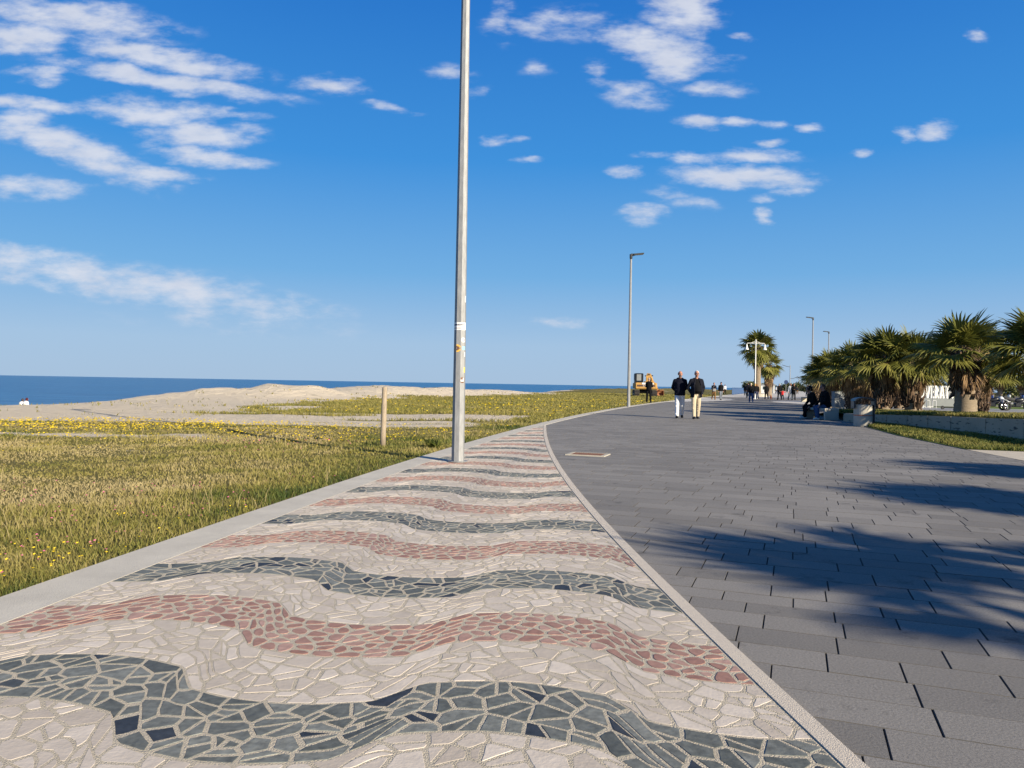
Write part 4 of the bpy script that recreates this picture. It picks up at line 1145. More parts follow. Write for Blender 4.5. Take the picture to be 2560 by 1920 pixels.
# row of older palms at the back of the park
dup(pC, (36.3, 66.5, 0), 2.5, 'palm standing right behind the white letters, its crown above the last ones', 1.45)['group'] = OG
dup(pC, (25.6, 41.5, 0), 4.2, 'palm behind the motorcycles, right of the thickest trunk', 1.08)['group'] = OG
BG = 'tall old palms at the back of the park'
pG = palm('old palm at the left end of the back row', 38.5, 92, 0, 0, 31, 3.4, .24, 34, 1.0, 1.0, 60, None, BG, skirt_len=2.0, nseg=14)
for k, (x, y, rz, s, lab) in enumerate(((42.5, 96, 1, 1.0, 'second old palm of the back row from the left'), (44.0, 84, 2.1, .95, 'old palm seen between the two shaggy trunks'), (48.5, 91, 3, 1.05, 'old palm right above the first white letters'),
        (50.5, 85, 4, .95, 'old palm above the middle of the white letters'), (55.0, 92, 5, 1.05, 'old palm just left of the thickest trunk'), (60.5, 90, .6, 1.0, 'old palm hidden partly by the thickest trunk'),
        (63.0, 98, 1.6, 1.1, 'old palm above the black motorcycle'), (62, 88, 2.7, .95, 'old palm right of the hanging dry fronds'), (70, 100, 3.6, 1.1, 'old palm at the right end of the back row'), (68, 93, 5.6, 1.0, 'old palm near the right picture edge'))):
    dup(pG, (x, y, 0), rz, lab, s)

# two tall palms standing in the promenade
TG = 'tall palms standing in the middle of the promenade'
palm('tall thick palm with shaggy crown in the middle of the promenade', 34.9, 108, 0, 0, 41, 7.1, .42, 60, 1.6, 1.5, 70, None, TG, skirt_len=2.6, nseg=14, elmin=-50)
palm('second tall palm half hidden to the right of the thickest-crowned one', 40.6, 120, 0, 1.4, 42, 5.0, .40, 44, 1.4, 1.3, 100, None, TG, skirt_len=4.5, nseg=14, elmin=-50)
t = thing('palm_planter', 'low pale ring planter at the foot of the tall palm', 'planter', (34.9, 108, 0))
p = MB(); p.lathe([(1.5, -.02), (1.5, .42), (1.25, .42), (1.25, .3)], 28); build('ring', p, M['concrete'], t)
p = MB(); p.lathe([(1.24, .28), (1.2, .36), (.6, .42)], 18, wob=.06); build('ground_cover', p, M['lawn'], t)

# bushes and far trees: many leaf-sized faces on a few limbs
def leafy(label, x, y, z, seed, rx_, ry_, rz_, nleaf, size, m, name, cat, group, trunk=.5, base=0.3):
    rnd = random.Random(seed); t = thing(name, label, cat, (x, y, z), 0, group)
    cl = [(rnd.uniform(-.75, .75) * rx_, rnd.uniform(-.75, .75) * ry_, base + rz_ * rnd.uniform(.3, 1.55), rnd.uniform(.28, .5)) for _ in range(11)]
    p = MB()
    p.tube([(0, 0, -.05), (0, 0, trunk), (rnd.uniform(-.1, .1), 0, base + rz_)], [.10 * rz_, .08 * rz_, .03], 7)
    for c in cl: p.tube([(0, 0, trunk * .8), (c[0] * .5, c[1] * .5, (trunk + c[2]) / 2), (c[0], c[1], c[2])], [.05 * rz_, .035 * rz_, .01], 5)
    build('trunk', p, M['bark'], t)
    p = MB()
    for k in range(nleaf):
        c = rnd.choice(cl); g = [rnd.gauss(0, .5) for _ in range(3)]
        q = Vector((c[0] + g[0] * rx_ * c[3], c[1] + g[1] * ry_ * c[3], max(.06, c[2] + g[2] * rz_ * c[3])))
        d = Vector((rnd.gauss(0, 1), rnd.gauss(0, 1), rnd.gauss(0, .7))).normalized(); s = d.cross(Vector((rnd.gauss(0, 1), rnd.gauss(0, 1), 1))).normalized()
        L = size * rnd.uniform(.6, 1.3)
        p.add([q, q + d * L * .5 + s * L * .28, q + d * L, q + d * L * .5 - s * L * .28], [(0, 1, 2, 3)])
    build('crown', p, m, t)
leafy('dark round bush right of the white square post', 31.5, 66, 0, 51, .55, .5, .55, 1500, .11, M['bush'], 'round_bush', 'bush', 'dark bushes under the palms')
leafy('small dark bush between the two shaggy palm trunks', 33.6, 65, 0, 52, .34, .34, .42, 900, .09, M['bush'], 'round_bush', 'bush', 'dark bushes under the palms')
for k, (x, y, rx_, rz_, lab) in enumerate(((88, 262, 3.4, 1.5, 'far bushy tree at the left end of the skyline hedge'), (93.5, 258, 3.6, 1.7, 'second far bushy tree of the skyline hedge'), (98, 254, 3.4, 1.6, 'far bushy tree under the left curved-arm lamp'),
        (102, 250, 3.4, 1.8, 'far bushy tree behind the curly-haired walker'), (106, 246, 3.6, 1.9, 'far bushy tree under the right curved-arm lamp'), (110, 242, 3.6, 1.8, 'far bushy tree left of the tall lamp pole'), (115, 240, 4.0, 2.0, 'far bushy tree right of the tall lamp pole'),
        (84, 268, 2.2, 1.6, 'small far tree beside the white kiosk'), (121, 236, 4, 2.2, 'far tree seen through the palm trunks behind the bench'))):
    leafy(lab, x, y, 0, 60 + k, rx_, 2.4, rz_, 1700, .55, M['tree'], 'bushy_tree', 'tree', 'bushy trees along the far skyline', .8, .35)
for k, (x, y, rx_, rz_, lab) in enumerate(((52, 106, 3.6, 1.9, 'dense shrub mass at the back behind the first white letters'), (59, 107, 3.8, 2.1, 'dense shrub mass behind the middle white letters'), (66, 108, 3.8, 2.0, 'dense shrub mass behind the thickest palm'),
        (73.5, 108, 4, 2.2, 'dense shrub mass behind the motorcycles'), (45, 106, 3.4, 1.8, 'dense shrub mass behind the shaggy trunks'), (81, 110, 4, 2.3, 'dense shrub mass at the right end of the park'))):
    leafy(lab, x, y, 0, 80 + k, rx_, 1.8, rz_, 2600, .40, M['tree'], 'park_shrub', 'shrub', 'dense shrubs at the back of the park', .6, .2)

# ------------------------------------------------------------------ people
REMESH = []
def voxel(o, v, it=2):
    m = o.modifiers.new('r', 'REMESH'); m.mode = 'VOXEL'; m.voxel_size = v; m.use_smooth_shade = True
    s = o.modifiers.new('s', 'SMOOTH'); s.factor = .5; s.iterations = it
    REMESH.append(o); return o
def finish_remesh():
    dg = bpy.context.evaluated_depsgraph_get(); dg.update(); res = []
    for o in REMESH:
        me = bpy.data.meshes.new_from_object(o.evaluated_get(dg)); res.append((o, me))
    for o, me in res:
        mats = list(o.data.materials); o.modifiers.clear(); o.data = me
        if not me.materials:
            for q in mats: me.materials.append(q)
        me.polygons.foreach_set('use_smooth', [True] * len(me.polygons))
    REMESH.clear()
def limb(th, L): return Vector((0, -math.sin(th) * L, -math.cos(th) * L))
SKIN = 'skin'
def person(label, x, y, face, h, top, bottom, shoes, hair='short', hair_col=(.05, .04, .035), legs=((14, 4), (-12, 22)), arms=('swing', 'swing'), z=0, vox=.02, lean=2, jacket='jacket', belly=0.0, seat=None, group=None,
           tilt=0, extra=None, splay=0, skirt=None, head_turn=0, cap_col=None, width=1.0, open_front=None):
    t = thing('person', label, 'person', (x, y, z), R(face), group)
    S = h / 1.76; hero = vox < .012
    V = lambda *a: Vector(a)
    # lower body
    hipz = .93; P = {}
    pel = V(0, 0, hipz)
    for i, sx in ((0, 1), (1, -1)):
        a, k = legs[i]
        hp = pel + V(sx * .095, 0, -.03); kn = hp + limb(R(a), .43) + V(sx * R(splay) * .4, 0, 0); an = kn + limb(R(a - k), .41) + V(sx * R(splay) * .3, 0, 0)
        P[sx] = (hp, kn, an, R(max(-30, min(25, (a - k) * .55))))
    drop = seat if seat is not None else min(P[1][2].z, P[-1][2].z) - .085
    sh0 = V(0, 0, -drop) if seat is None else V(0, 0, -(hipz - seat - .10))
    up = Matrix.Rotation(R(lean), 3, 'X')
    def U(*a): return up @ V(a[0], a[1], a[2] - hipz) + pel
    for sx in P: P[sx] = tuple((q + sh0) if isinstance(q, Vector) else q for q in P[sx])
    pel = pel + sh0
    A = {}
    for i, sx in ((0, 1), (1, -1)):
        s_ = V(sx * .178 * width, .0, 1.405); md = arms[i]
        if md == 'swing': e = s_ + V(sx * .05, .05, -.28); w_ = e + V(sx * .0, -.07, -.24)
        elif md == 'fore': e = s_ + V(sx * .04, -.07, -.27); w_ = e + V(0, -.13, -.20)
        elif md == 'back': e = s_ + V(sx * .07, .10, -.26); w_ = e + V(-sx * .17, .10, -.17)
        elif md == 'pocket': e = s_ + V(sx * .105, .06, -.27); w_ = e + V(-sx * .105, -.10, -.20)
        elif md == 'phone': e = s_ + V(sx * .03, -.06, -.28); w_ = e + V(-sx * .10, -.22, .10)
        elif md == 'fold': e = s_ + V(sx * .05, -.05, -.27); w_ = e + V(-sx * .20, -.17, .02)
        elif md == 'knee': e = s_ + V(sx * .03, -.12, -.26); w_ = e + V(-sx * .02, -.22, -.11)
        elif md == 'up': e = s_ + V(sx * .20, -.02, -.10); w_ = e + V(sx * .17, -.03, .10)
        else: e = s_ + V(sx * .03, .02, -.29); w_ = e + V(0, -.03, -.26)
        A[sx] = (U(*s_), U(*e), U(*w_))
    hc = U(0, -.035, 1.655); nk = U(0, -.005, 1.50)
    sk = lambda p: tuple(p * S)
    B = MB()
    def C(p, q, r1, r2, flat=(1, 1), side=(1, 0, 0), mb=None): (mb or B).cap(sk(p), sk(q), r1 * S, r2 * S, flat, 12, 3, side)
    HR = Matrix.Rotation(R(head_turn), 3, 'Z') @ Matrix.Rotation(R(tilt), 3, 'X')
    def hp_(*a): return hc + HR @ V(*a)
    # continuous body: skull, jaw, nose, ears, neck, torso, arms, hands with fingers, legs, feet
    def E(c, r, mb=None, rot=None): (mb or B).ell(sk(c), tuple(q * S for q in r), rot=HR if rot is None else rot)
    E(hp_(0, .012, .02), (.077, .095, .098)); E(hp_(0, -.022, -.045), (.060, .068, .072)); E(hp_(0, -.045, -.092), (.036, .034, .026))
    C(hp_(0, -.088, .012), hp_(0, -.107, -.028), .011, .018); E(hp_(0, -.083, .028), (.052, .016, .010)); E(hp_(0, -.083, -.062), (.026, .013, .010))
    for sx in (1, -1):
        E(hp_(sx * .079, .012, -.01), (.012, .022, .034)); E(hp_(sx * .036, -.076, -.03), (.022, .02, .022))
    C(nk - V(0, 0, .06), hp_(0, .015, -.06), .062, .056)
    C(U(0, .01, 1.335), U(0, 0, 1.15), .140 * width, .130 * width, (1.0, .62)); C(U(0, 0, 1.15), pel, .135 * width, .145, (1.02, .75))
    C(A[1][0], A[-1][0], .05, .05)
    for sx in (1, -1):
        s_, e, w_ = A[sx]
        C(s_, e, .056, .043); C(e, w_, .043, .030)
        d = (w_ - e).normalized(); pm = w_ + d * .05
        sd = d.cross(V(0, 0, 1)); sd = sd.normalized() if sd.length > .2 else V(0, 1, 0)
        C(w_ + d * .01, w_ + d * .085, .030, .036, (1.1, .55), tuple(sd))
        inn = d.cross(sd) * (1 if sx > 0 else -1)
        for k, (of, L) in enumerate(((-.028, .062), (-.010, .074), (.009, .070), (.027, .052))):
            b = w_ + d * .088 + sd * of; m_ = b + d * L * .55 + inn * .006; tp = m_ + d * L * .4 + inn * .022
            C(b, m_, .0088, .0085); C(m_, tp, .0085, .0075)
        b = w_ + d * .035 + sd * (-.032); C(b, b + d * .045 - sd * .022 + inn * .012, .011, .009)
        hpq, kn, an, fa = P[sx]
        C(hpq, kn, .078, .052); C(kn, an, .055, .036)
        fd = V(0, -math.cos(fa), math.sin(fa)); up_ = V(0, 0, 1)
        C(an - V(0, -.03, .045), an + fd * .16 - V(0, 0, .055), .036, .030, (1.15, .75))
    voxel(build('body', B, M['skin'], t), max(.0075 * S, vox * .6) if hero else vox, 2 if hero else 1)
    # top
    T = MB(); g = .008 if not hero else .010; wj = width
    def loft(mb, rings, gap=0, th=.03):
        n = 22; loops = []
        for (z_, rx_, ry_, yo) in rings:
            if gap:
                aa = [R(-90 + gap) + (2 * math.pi - 2 * R(gap)) * i / (n - 1) for i in range(n)]
                lp = [(rx_ * math.cos(q), yo + ry_ * math.sin(q)) for q in aa] + [((rx_ - th) * math.cos(q), yo + (ry_ - th) * math.sin(q)) for q in aa[::-1]]
            else: lp = [(rx_ * math.cos(2 * math.pi * i / n), yo + ry_ * math.sin(2 * math.pi * i / n)) for i in range(n)]
            loops.append([sk(U(p, q, z_)) for p, q in lp])
        m = len(loops[0]); vs = [p for lp in loops for p in lp]
        fs = [(k * m + i, k * m + (i + 1) % m, (k + 1) * m + (i + 1) % m, (k + 1) * m + i) for k in range(len(loops) - 1) for i in range(m)]
        if gap:
            h_ = m // 2
            for o in (0, (len(loops) - 1) * m): fs += [(o + i, o + i + 1, o + m - 2 - i, o + m - 1 - i) for i in range(h_ - 1)]
        else: fs += [tuple(range(m - 1, -1, -1)), tuple((len(loops) - 1) * m + i for i in range(m))]
        mb.add(vs, fs)
    bl = belly
    def torso(hem, e):
        r = [(hem, .172 * wj + e, .128 + bl * .15 + e, -bl * .10), (1.02, .168 * wj + e, .128 + bl * .42 + e, -bl * .34), (1.14, .165 * wj + e, .124 + bl * .40 + e, -bl * .32), (1.27, .172 * wj + e, .120 + bl * .18 + e, -bl * .12),
             (1.37, .176 * wj + e, .112 + e, 0), (1.43, .150 * wj + e, .095 + e, .002), (1.475, .085 + e, .070 + e, .004), (1.50, .066 + e, .060 + e, .002)]
        return [q for q in r if q[0] >= hem]
    hem = {'jacket': .86, 'coat': .60, 'top': .94}[jacket]
    if open_front is not None:
        q = MB(); loft(q, torso(.93, .0)); C(nk + V(0, 0, -.03), nk + V(0, -.004, .012), .062, .058, mb=q)
        voxel(build('pullover', q, open_front, t), vox, 1)
        loft(T, [(z_ if k else .79, rx_ + .006, ry_ + .004, yo * .8 + .006) for k, (z_, rx_, ry_, yo) in enumerate(torso(.93, .022))][:-1], 38, .034)
        loft(T, [(z_, rx_ + .002, ry_ + .004, .012) for (z_, rx_, ry_, yo) in torso(.93, .02)][-3:], 24, .03)
        for sx in (1, -1): C(U(sx * .072, -.072, 1.475), U(sx * .125, -.135 - bl * .2, 1.26), .018, .026, (1.1, .5), mb=T)
    else:
        loft(T, torso(hem, g + .012))
    for sx in (1, -1):
        s_, e, w_ = A[sx]
        C(U(sx * .07, .004, 1.458), s_ + V(-sx * .02, 0, -.012), .050 + g, .070 + g, mb=T)
        C(s_, e, .068 + g * .6, .054 + g * .5, mb=T); C(e, w_, .056 + g * .5, .043 + g * .5, mb=T)
        if hero:
            rr = random.Random(int(sx * 3 + x * 17))
            for k in range(6):
                f = rr.uniform(.1, .9); q = (s_ + (e - s_) * f * 2) if f < .5 else (e + (w_ - e) * (f - .5) * 1.8)
                C(q + V(-.04, -.035, rr.uniform(-.03, .03)), q + V(.04, -.035, rr.uniform(-.03, .03)), .024, .020, mb=T)
    if hero and open_front is None:
        rr = random.Random(int(x * 13))
        for k in range(12):
            zz = rr.uniform(.90, 1.36); xx = rr.uniform(-.12, .12); C(U(xx - .06, -.118 - bl * .3, zz), U(xx + .06, -.118 - bl * .3, zz + rr.uniform(-.05, .05)), .020, .016, mb=T)
    if jacket in ('jacket', 'coat') and open_front is None:
        for k in range(7):
            a = R(-160 + k * 53); C(nk + V(.068 * math.sin(a), .062 * math.cos(a) + .006, -.03), nk + V(.070 * math.sin(a), .064 * math.cos(a) + .006, .006), .024, .018, mb=T)
    if extra == 'hood':
        C(U(-.08, .085, 1.47), U(.08, .085, 1.47), .050, .050, mb=T)
        for sx in (1, -1): C(U(sx * .10, .03, 1.485), U(sx * .065, .09, 1.49), .034, .042, mb=T); C(U(sx * .10, .02, 1.485), U(sx * .06, -.095, 1.36), .032, .024, (1.2, .7), mb=T)
    nm = {'jacket': 'jacket', 'coat': 'coat', 'top': 'shirt'}[jacket]
    jk = voxel(build(nm, T, top, t), vox, 1)
    # legs
    T = MB()
    C(U(0, 0, 1.0), pel - V(0, 0, .02), .138 * (.5 + .5 * width), .150 * (.5 + .5 * width), (1.02, .80), mb=T)
    for sx in (1, -1):
        hpq, kn, an, fa = P[sx]; C(hpq - V(sx * .012, 0, 0), kn, .108, .080, mb=T); C(kn, an + V(0, 0, .02), .079, .068, mb=T)
        if hero:
            rr = random.Random(int(sx * 7 + x * 31))
            for k in range(7):
                f = rr.uniform(.1, .95); q = (hpq + (kn - hpq) * f * 2) if f < .5 else (kn + (an - kn) * (f - .5) * 1.9)
                C(q + V(-.05, -.055, rr.uniform(-.02, .02)), q + V(.05, -.055, rr.uniform(-.03, .03)), .020, .016, mb=T)
    if skirt: C(pel, V(0, 0, skirt), .16, .20, (1.05, .85), mb=T)
    voxel(build('trousers' if not skirt else 'skirt', T, bottom, t), vox, 1)
    for sx in (1, -1):
        an, fa = P[sx][2], P[sx][3]; fd = V(0, -math.cos(fa), math.sin(fa))
        q = MB(); nrm = V(0, 0, -1)
        C(an + V(0, .045, -.04), an + fd * .15 + V(0, 0, -.052), .046, .040, (1.1, .85), mb=q); C(an + V(0, .03, -.02), an + fd * .07 + V(0, 0, -.025), .046, .036, mb=q)
        C(an + V(0, .055, -.068), an + fd * .175 + V(0, 0, -.066), .022, .020, (2.0, .8), mb=q)
        voxel(build('shoe', q, shoes, t), min(vox, .016), 1)
    # hair
    hm = cloth('hair_%02d_%02d_%02d' % tuple(int(c * 100) for c in hair_col), hair_col, .3)
    q = MB()
    if hair in ('short', 'fringe', 'thin'):
        if hair == 'thin':
            for sx in (1, -1): E(hp_(sx * .066, .035, .02), (.020, .066, .050), q)
            E(hp_(0, .085, .01), (.066, .026, .066), q)
        else:
            E(hp_(0, .026, .042), (.083, .092, .085), q); E(hp_(0, .068, -.005), (.072, .045, .075), q)
            for sx in (1, -1): E(hp_(sx * .073, .02, .012), (.013, .045, .045), q)
    elif hair == 'long':
        E(hp_(0, .024, .035), (.090, .098, .092), q); C(hp_(0, .075, 0), hp_(0, .095, -.22), .080, .055, (1.1, .6), mb=q)
        for sx in (1, -1): C(hp_(sx * .078, .02, .0), hp_(sx * .085, .03, -.17), .030, .024, mb=q)
    elif hair == 'curly':
        rr = random.Random(4)
        for k in range(26):
            a, b = rr.uniform(0, 6.28), rr.uniform(-.5, 1.4); E(hp_(.10 * math.cos(a) * math.cos(b), .04 + .10 * math.sin(a) * math.cos(b) * .9, .03 + .11 * math.sin(b)), (.045,) * 3, q)
    elif hair == 'bun':
        E(hp_(0, .026, .035), (.087, .095, .09), q); E(hp_(0, .10, .06), (.05, .05, .05), q)
    if q.v: voxel(build('hair', q, hm, t), min(vox, .014), 1)
    if cap_col:
        q = MB(); E(hp_(0, .012, .055), (.088, .105, .075), q); C(hp_(-.04, -.10, .05), hp_(.04, -.10, .05), .028, .028, (1, .4), mb=q)
        voxel(build('cap', q, cap_col, t), min(vox, .014), 1)
    if extra in ('glasses', 'sunglasses') or (hero and extra != 'sunglasses'):
        q = MB()
        for sx in (1, -1): E(hp_(sx * .034, -.084, .008), (.010, .006, .006) if extra not in ('glasses', 'sunglasses') else (.024, .008, .018), q)
        if extra in ('glasses', 'sunglasses'):
            C(hp_(-.02, -.093, .012), hp_(.02, -.093, .012), .005, .005, mb=q)
            for sx in (1, -1): C(hp_(sx * .055, -.082, .012), hp_(sx * .082, .01, .008), .005, .004, mb=q)
        build('glasses' if extra in ('glasses', 'sunglasses') else 'eyes', q, M['ink'], t, True)
    if hair == 'thin' and hero:
        q = MB(); E(hp_(0, -.060, -.088), (.048, .042, .032), q); E(hp_(0, -.092, -.052), (.032, .012, .009), q); voxel(build('beard', q, hm, t), .009, 1)
    if extra == 'bag':
        q = MB(); q.box(sk(U(-.02, -.20, 1.02)), (.34 * S, .14 * S, .30 * S), bev=.04); q.tube([sk(U(-.15, -.17, 1.15)), sk(U(-.1, -.14, 1.36)), sk(U(.05, -.13, 1.42))], .012, 5)
        build('bag', q, cloth('grey_bag', (.22, .22, .22)), t)
    if extra == 'backpack':
        q = MB(); q.box(sk(U(0, .20, 1.22)), (.30 * S, .16 * S, .40 * S), bev=.05); build('backpack', q, cloth('dark_pack', (.03, .03, .035)), t)
    return t

NAVY = cloth('navy_cloth', (.005, .006, .014)); BLACK = cloth('black_cloth', (.006, .006, .0075)); CHAR = cloth('charcoal_cloth', (.010, .011, .018))
WHITEC = cloth('white_cotton', (.66, .66, .68), .1); BEIGE = cloth('beige_cotton', (.50, .42, .30), .14); JEANS = cloth('blue_denim', (.05, .09, .19)); GREYJ = cloth('grey_denim', (.15, .17, .20)); DKJ = cloth('dark_denim', (.03, .045, .09))
BROWN = cloth('brown_cloth', (.19, .10, .04)); LGREY = cloth('light_grey_cotton', (.40, .42, .45), .1); REDC = cloth('red_cloth', (.50, .03, .03)); SHOEB = cloth('black_leather', (.015, .015, .016)); SHOEW = cloth('white_leather', (.66, .65, .62), .08); SHOEG = cloth('dark_sole', (.03, .035, .045)); TAN = cloth('tan_shoe', (.35, .25, .16)); DKGREEN = cloth('dark_green_cloth', (.03, .045, .03)); PALEJ = cloth('pale_jacket', (.55, .52, .47), .1); PURPLE = cloth('burgundy_cloth', (.12, .03, .03))

# the two men in the foreground, hands in their pockets, strolling towards the camera
person('man in navy hooded jacket and white trousers walking towards the camera, hands behind', 6.46, 29.2, -6, 1.80, NAVY, WHITEC, SHOEB, 'thin', (.16, .14, .13), ((-11, 17), (17, 5)), ('back', 'back'), vox=.0105, lean=2, belly=.08, head_turn=4, extra='hood', width=1.06, splay=2)
person('white-haired man in open dark jacket, black pullover and beige trousers', 6.98, 28.75, 4, 1.81, CHAR, BEIGE, SHOEG, 'short', (.55, .54, .52), ((-10, 8), (15, 4)), ('pocket', 'pocket'), vox=.0105, lean=1, belly=.22, extra='glasses', width=1.08, splay=3, head_turn=-4, open_front=BLACK)
# couple on the bench
person('seated man in black hooded jacket, blue jeans and sunglasses on the concrete bench', 12.50, 30.1, -88, 1.78, BLACK, JEANS, SHOEW, 'short', (.06, .04, .03), ((84, 88), (80, 96)), ('knee', 'knee'), vox=.011, lean=13, extra='sunglasses', seat=.47, width=1.2, belly=.12)
person('seated person all in black with white trainers beyond the man on the bench', 12.36, 30.95, -80, 1.70, BLACK, BLACK, SHOEW, 'curly', (.02, .016, .014), ((80, 60), (84, 90)), ('knee', 'knee'), vox=.013, lean=22, seat=.47, tilt=-12)
# man watching the excavator
person('man in black seen from behind watching the excavator from the kerb', 9.85, 54.6, 158, 1.80, BLACK, BLACK, SHOEG, 'thin', (.42, .38, .33), ((2, 2), (-1, 1)), ('fold', 'fold'), vox=.016, lean=3, splay=4)
WG = 'people strolling on the promenade'
def walker(label, px, d, face, h, *a, **k): return person(label, px, d, face, h, *a, group=WG, vox=k.pop('vox', .02), **k)
walker('woman in dark top and brown trousers carrying a grey bag in front', 19.55, 73.5, 0, 1.66, NAVY, BROWN, TAN, hair='bun', hair_col=(.05, .035, .03), arms=('fold', 'fold'), extra='bag', jacket='top')
walker('man in dark cap, black jacket and grey jeans beside the woman with the bag', 20.45, 74.3, 3, 1.72, BLACK, GREYJ, SHOEB, arms=('swing', 'swing'), cap_col=NAVY, legs=((-10, 14), (14, 4)))
walker('woman in white top and dark trousers before the blue railing', 37.3, 133, 10, 1.74, WHITEC, BLACK, SHOEB, hair='long', jacket='top')
walker('person in dark clothes and brown trousers at the end of the blue railing', 37.8, 123, 170, 1.70, CHAR, cloth('khaki_cloth', (.10, .09, .06)), SHOEB)
walker('tall man in navy walking away just left of the beige-hatted person', 28.65, 92, 182, 1.88, NAVY, NAVY, SHOEB, arms=('hang', 'hang'))
walker('person in beige hat, black jacket and blue jeans, nearest of the far walkers', 20.1, 63.8, 176, 1.60, BLACK, JEANS, LGREY, hair='short', hair_col=(.5, .42, .28), cap_col=cloth('beige_wool', (.62, .52, .36), .15), arms=('fold', 'swing'))
walker('woman with long fair hair, black jacket and white trainers', 26.6, 83, 184, 1.70, BLACK, DKJ, SHOEW, hair='long', hair_col=(.45, .28, .12))
walker('woman with dark auburn hair in a black jacket right behind the fair-haired one', 27.6, 85.5, 178, 1.66, BLACK, DKJ, SHOEB, hair='long', hair_col=(.20, .09, .04))
walker('woman all in black with long hair walking alone right of the tall palms', 28.0, 83.5, 180, 1.70, BLACK, BLACK, SHOEB, hair='long', hair_col=(.06, .03, .025), jacket='coat')
walker('broad man in black jacket with hands clasped behind his back', 28.2, 80, 186, 1.72, BLACK, CHAR, SHOEB, hair='short', hair_col=(.35, .33, .30), arms=('back', 'back'), width=1.2, belly=.1)
walker('small child in a red vest with one arm raised', 29.6, 83, 0, 1.06, REDC, BLACK, SHOEB, hair='short', hair_col=(.1, .06, .04), arms=('up', 'hang'), splay=6, legs=((3, 3), (-3, 2)))
walker('man in light grey shirt and grey jeans beside the curly-haired walker', 29.6, 80.7, 4, 1.74, LGREY, GREYJ, SHOEB, jacket='top', hair_col=(.12, .09, .07), arms=('hang', 'swing'))
walker('curly-haired person in black tracksuit holding something in both hands', 29.9, 80.5, -12, 1.72, BLACK, BLACK, SHOEB, hair='curly', arms=('fold', 'fold'))
walker('far walker in dark jacket left of the pair before the hedge', 65, 173, 180, 1.72, CHAR, BROWN, SHOEB, vox=.03)
walker('far walker in black jacket, right one of the pair before the hedge', 66.6, 171, 180, 1.74, BLACK, BLACK, SHOEB, vox=.03)
walker('man in navy with dark blue trousers just left of the tall lamp pole', 49.0, 126, 180, 1.86, NAVY, DKJ, SHOEB, width=1.1, vox=.025)
walker('person in pale jacket half hidden behind the tall lamp pole', 50.4, 128, 176, 1.70, PALEJ, DKJ, SHOEB, vox=.025)
walker('person in dark jacket and bright blue trousers seen past the lamp pole', 38.9, 97, 180, 1.66, BLACK, cloth('bright_blue_cloth', (.02, .10, .36)), SHOEB, vox=.025, hair='bun')
walker('person in burgundy jacket standing under the palms behind the bench', 37.4, 90, 20, 1.68, PURPLE, BLACK, SHOEB, vox=.025)
walker('distant stroller in a white shirt near the kiosk', 60.0, 172, 10, 1.72, WHITEC, DKJ, SHOEB, vox=.03, jacket='top')
# two people sitting on the sand slope, backs to us
def beach_sitter(label, x, y, hc):
    return person(label, x, y, 165, 1.68, WHITEC, DKJ, SHOEW, 'long', hc, ((88, 55), (86, 60)), ('knee', 'knee'), z=float(terrain_z(np.array([x]), np.array([y]))[0]) + .22, vox=.02, lean=16, seat=.08, jacket='top', group='pair sitting on the beach')
beach_sitter('left one of the pair in white sitting on the beach before the sea', -38.5, 59.5, (.05, .05, .06))
beach_sitter('right one of the pair in white sitting on the beach, dark red hair', -37.85, 59.0, (.07, .015, .02))

# small dog
t = thing('dog', 'small reddish brown dog standing between the woman in black and the broad man', 'dog', (28.0, 82, 0), R(-30))
d = MB(); d.cap((0, -.16, .27), (0, .15, .26), .095, .075, (1, 1.1)); d.cap((0, -.2, .30), (0, -.30, .40), .06, .055); d.ell((0, -.33, .43), (.06, .07, .06)); d.cap((0, -.36, .42), (0, -.44, .40), .036, .024)
for sx in (-1, 1):
    d.cap((sx * .055, -.33, .48), (sx * .07, -.31, .54), .022, .010)
    d.cap((sx * .06, -.16, .24), (sx * .06, -.15, .12), .038, .022); d.cap((sx * .06, -.15, .12), (sx * .06, -.17, .02), .022, .022)
    d.cap((sx * .06, .14, .25), (sx * .065, .10, .16), .05, .03); d.cap((sx * .065, .10, .16), (sx * .065, .18, .10), .026, .02); d.cap((sx * .065, .18, .10), (sx * .065, .16, .02), .02, .021)
d.cap((0, .20, .30), (0, .30, .42), .028, .015)
voxel(build('body', d, M['dog'], t), .012, 1)
finish_remesh()

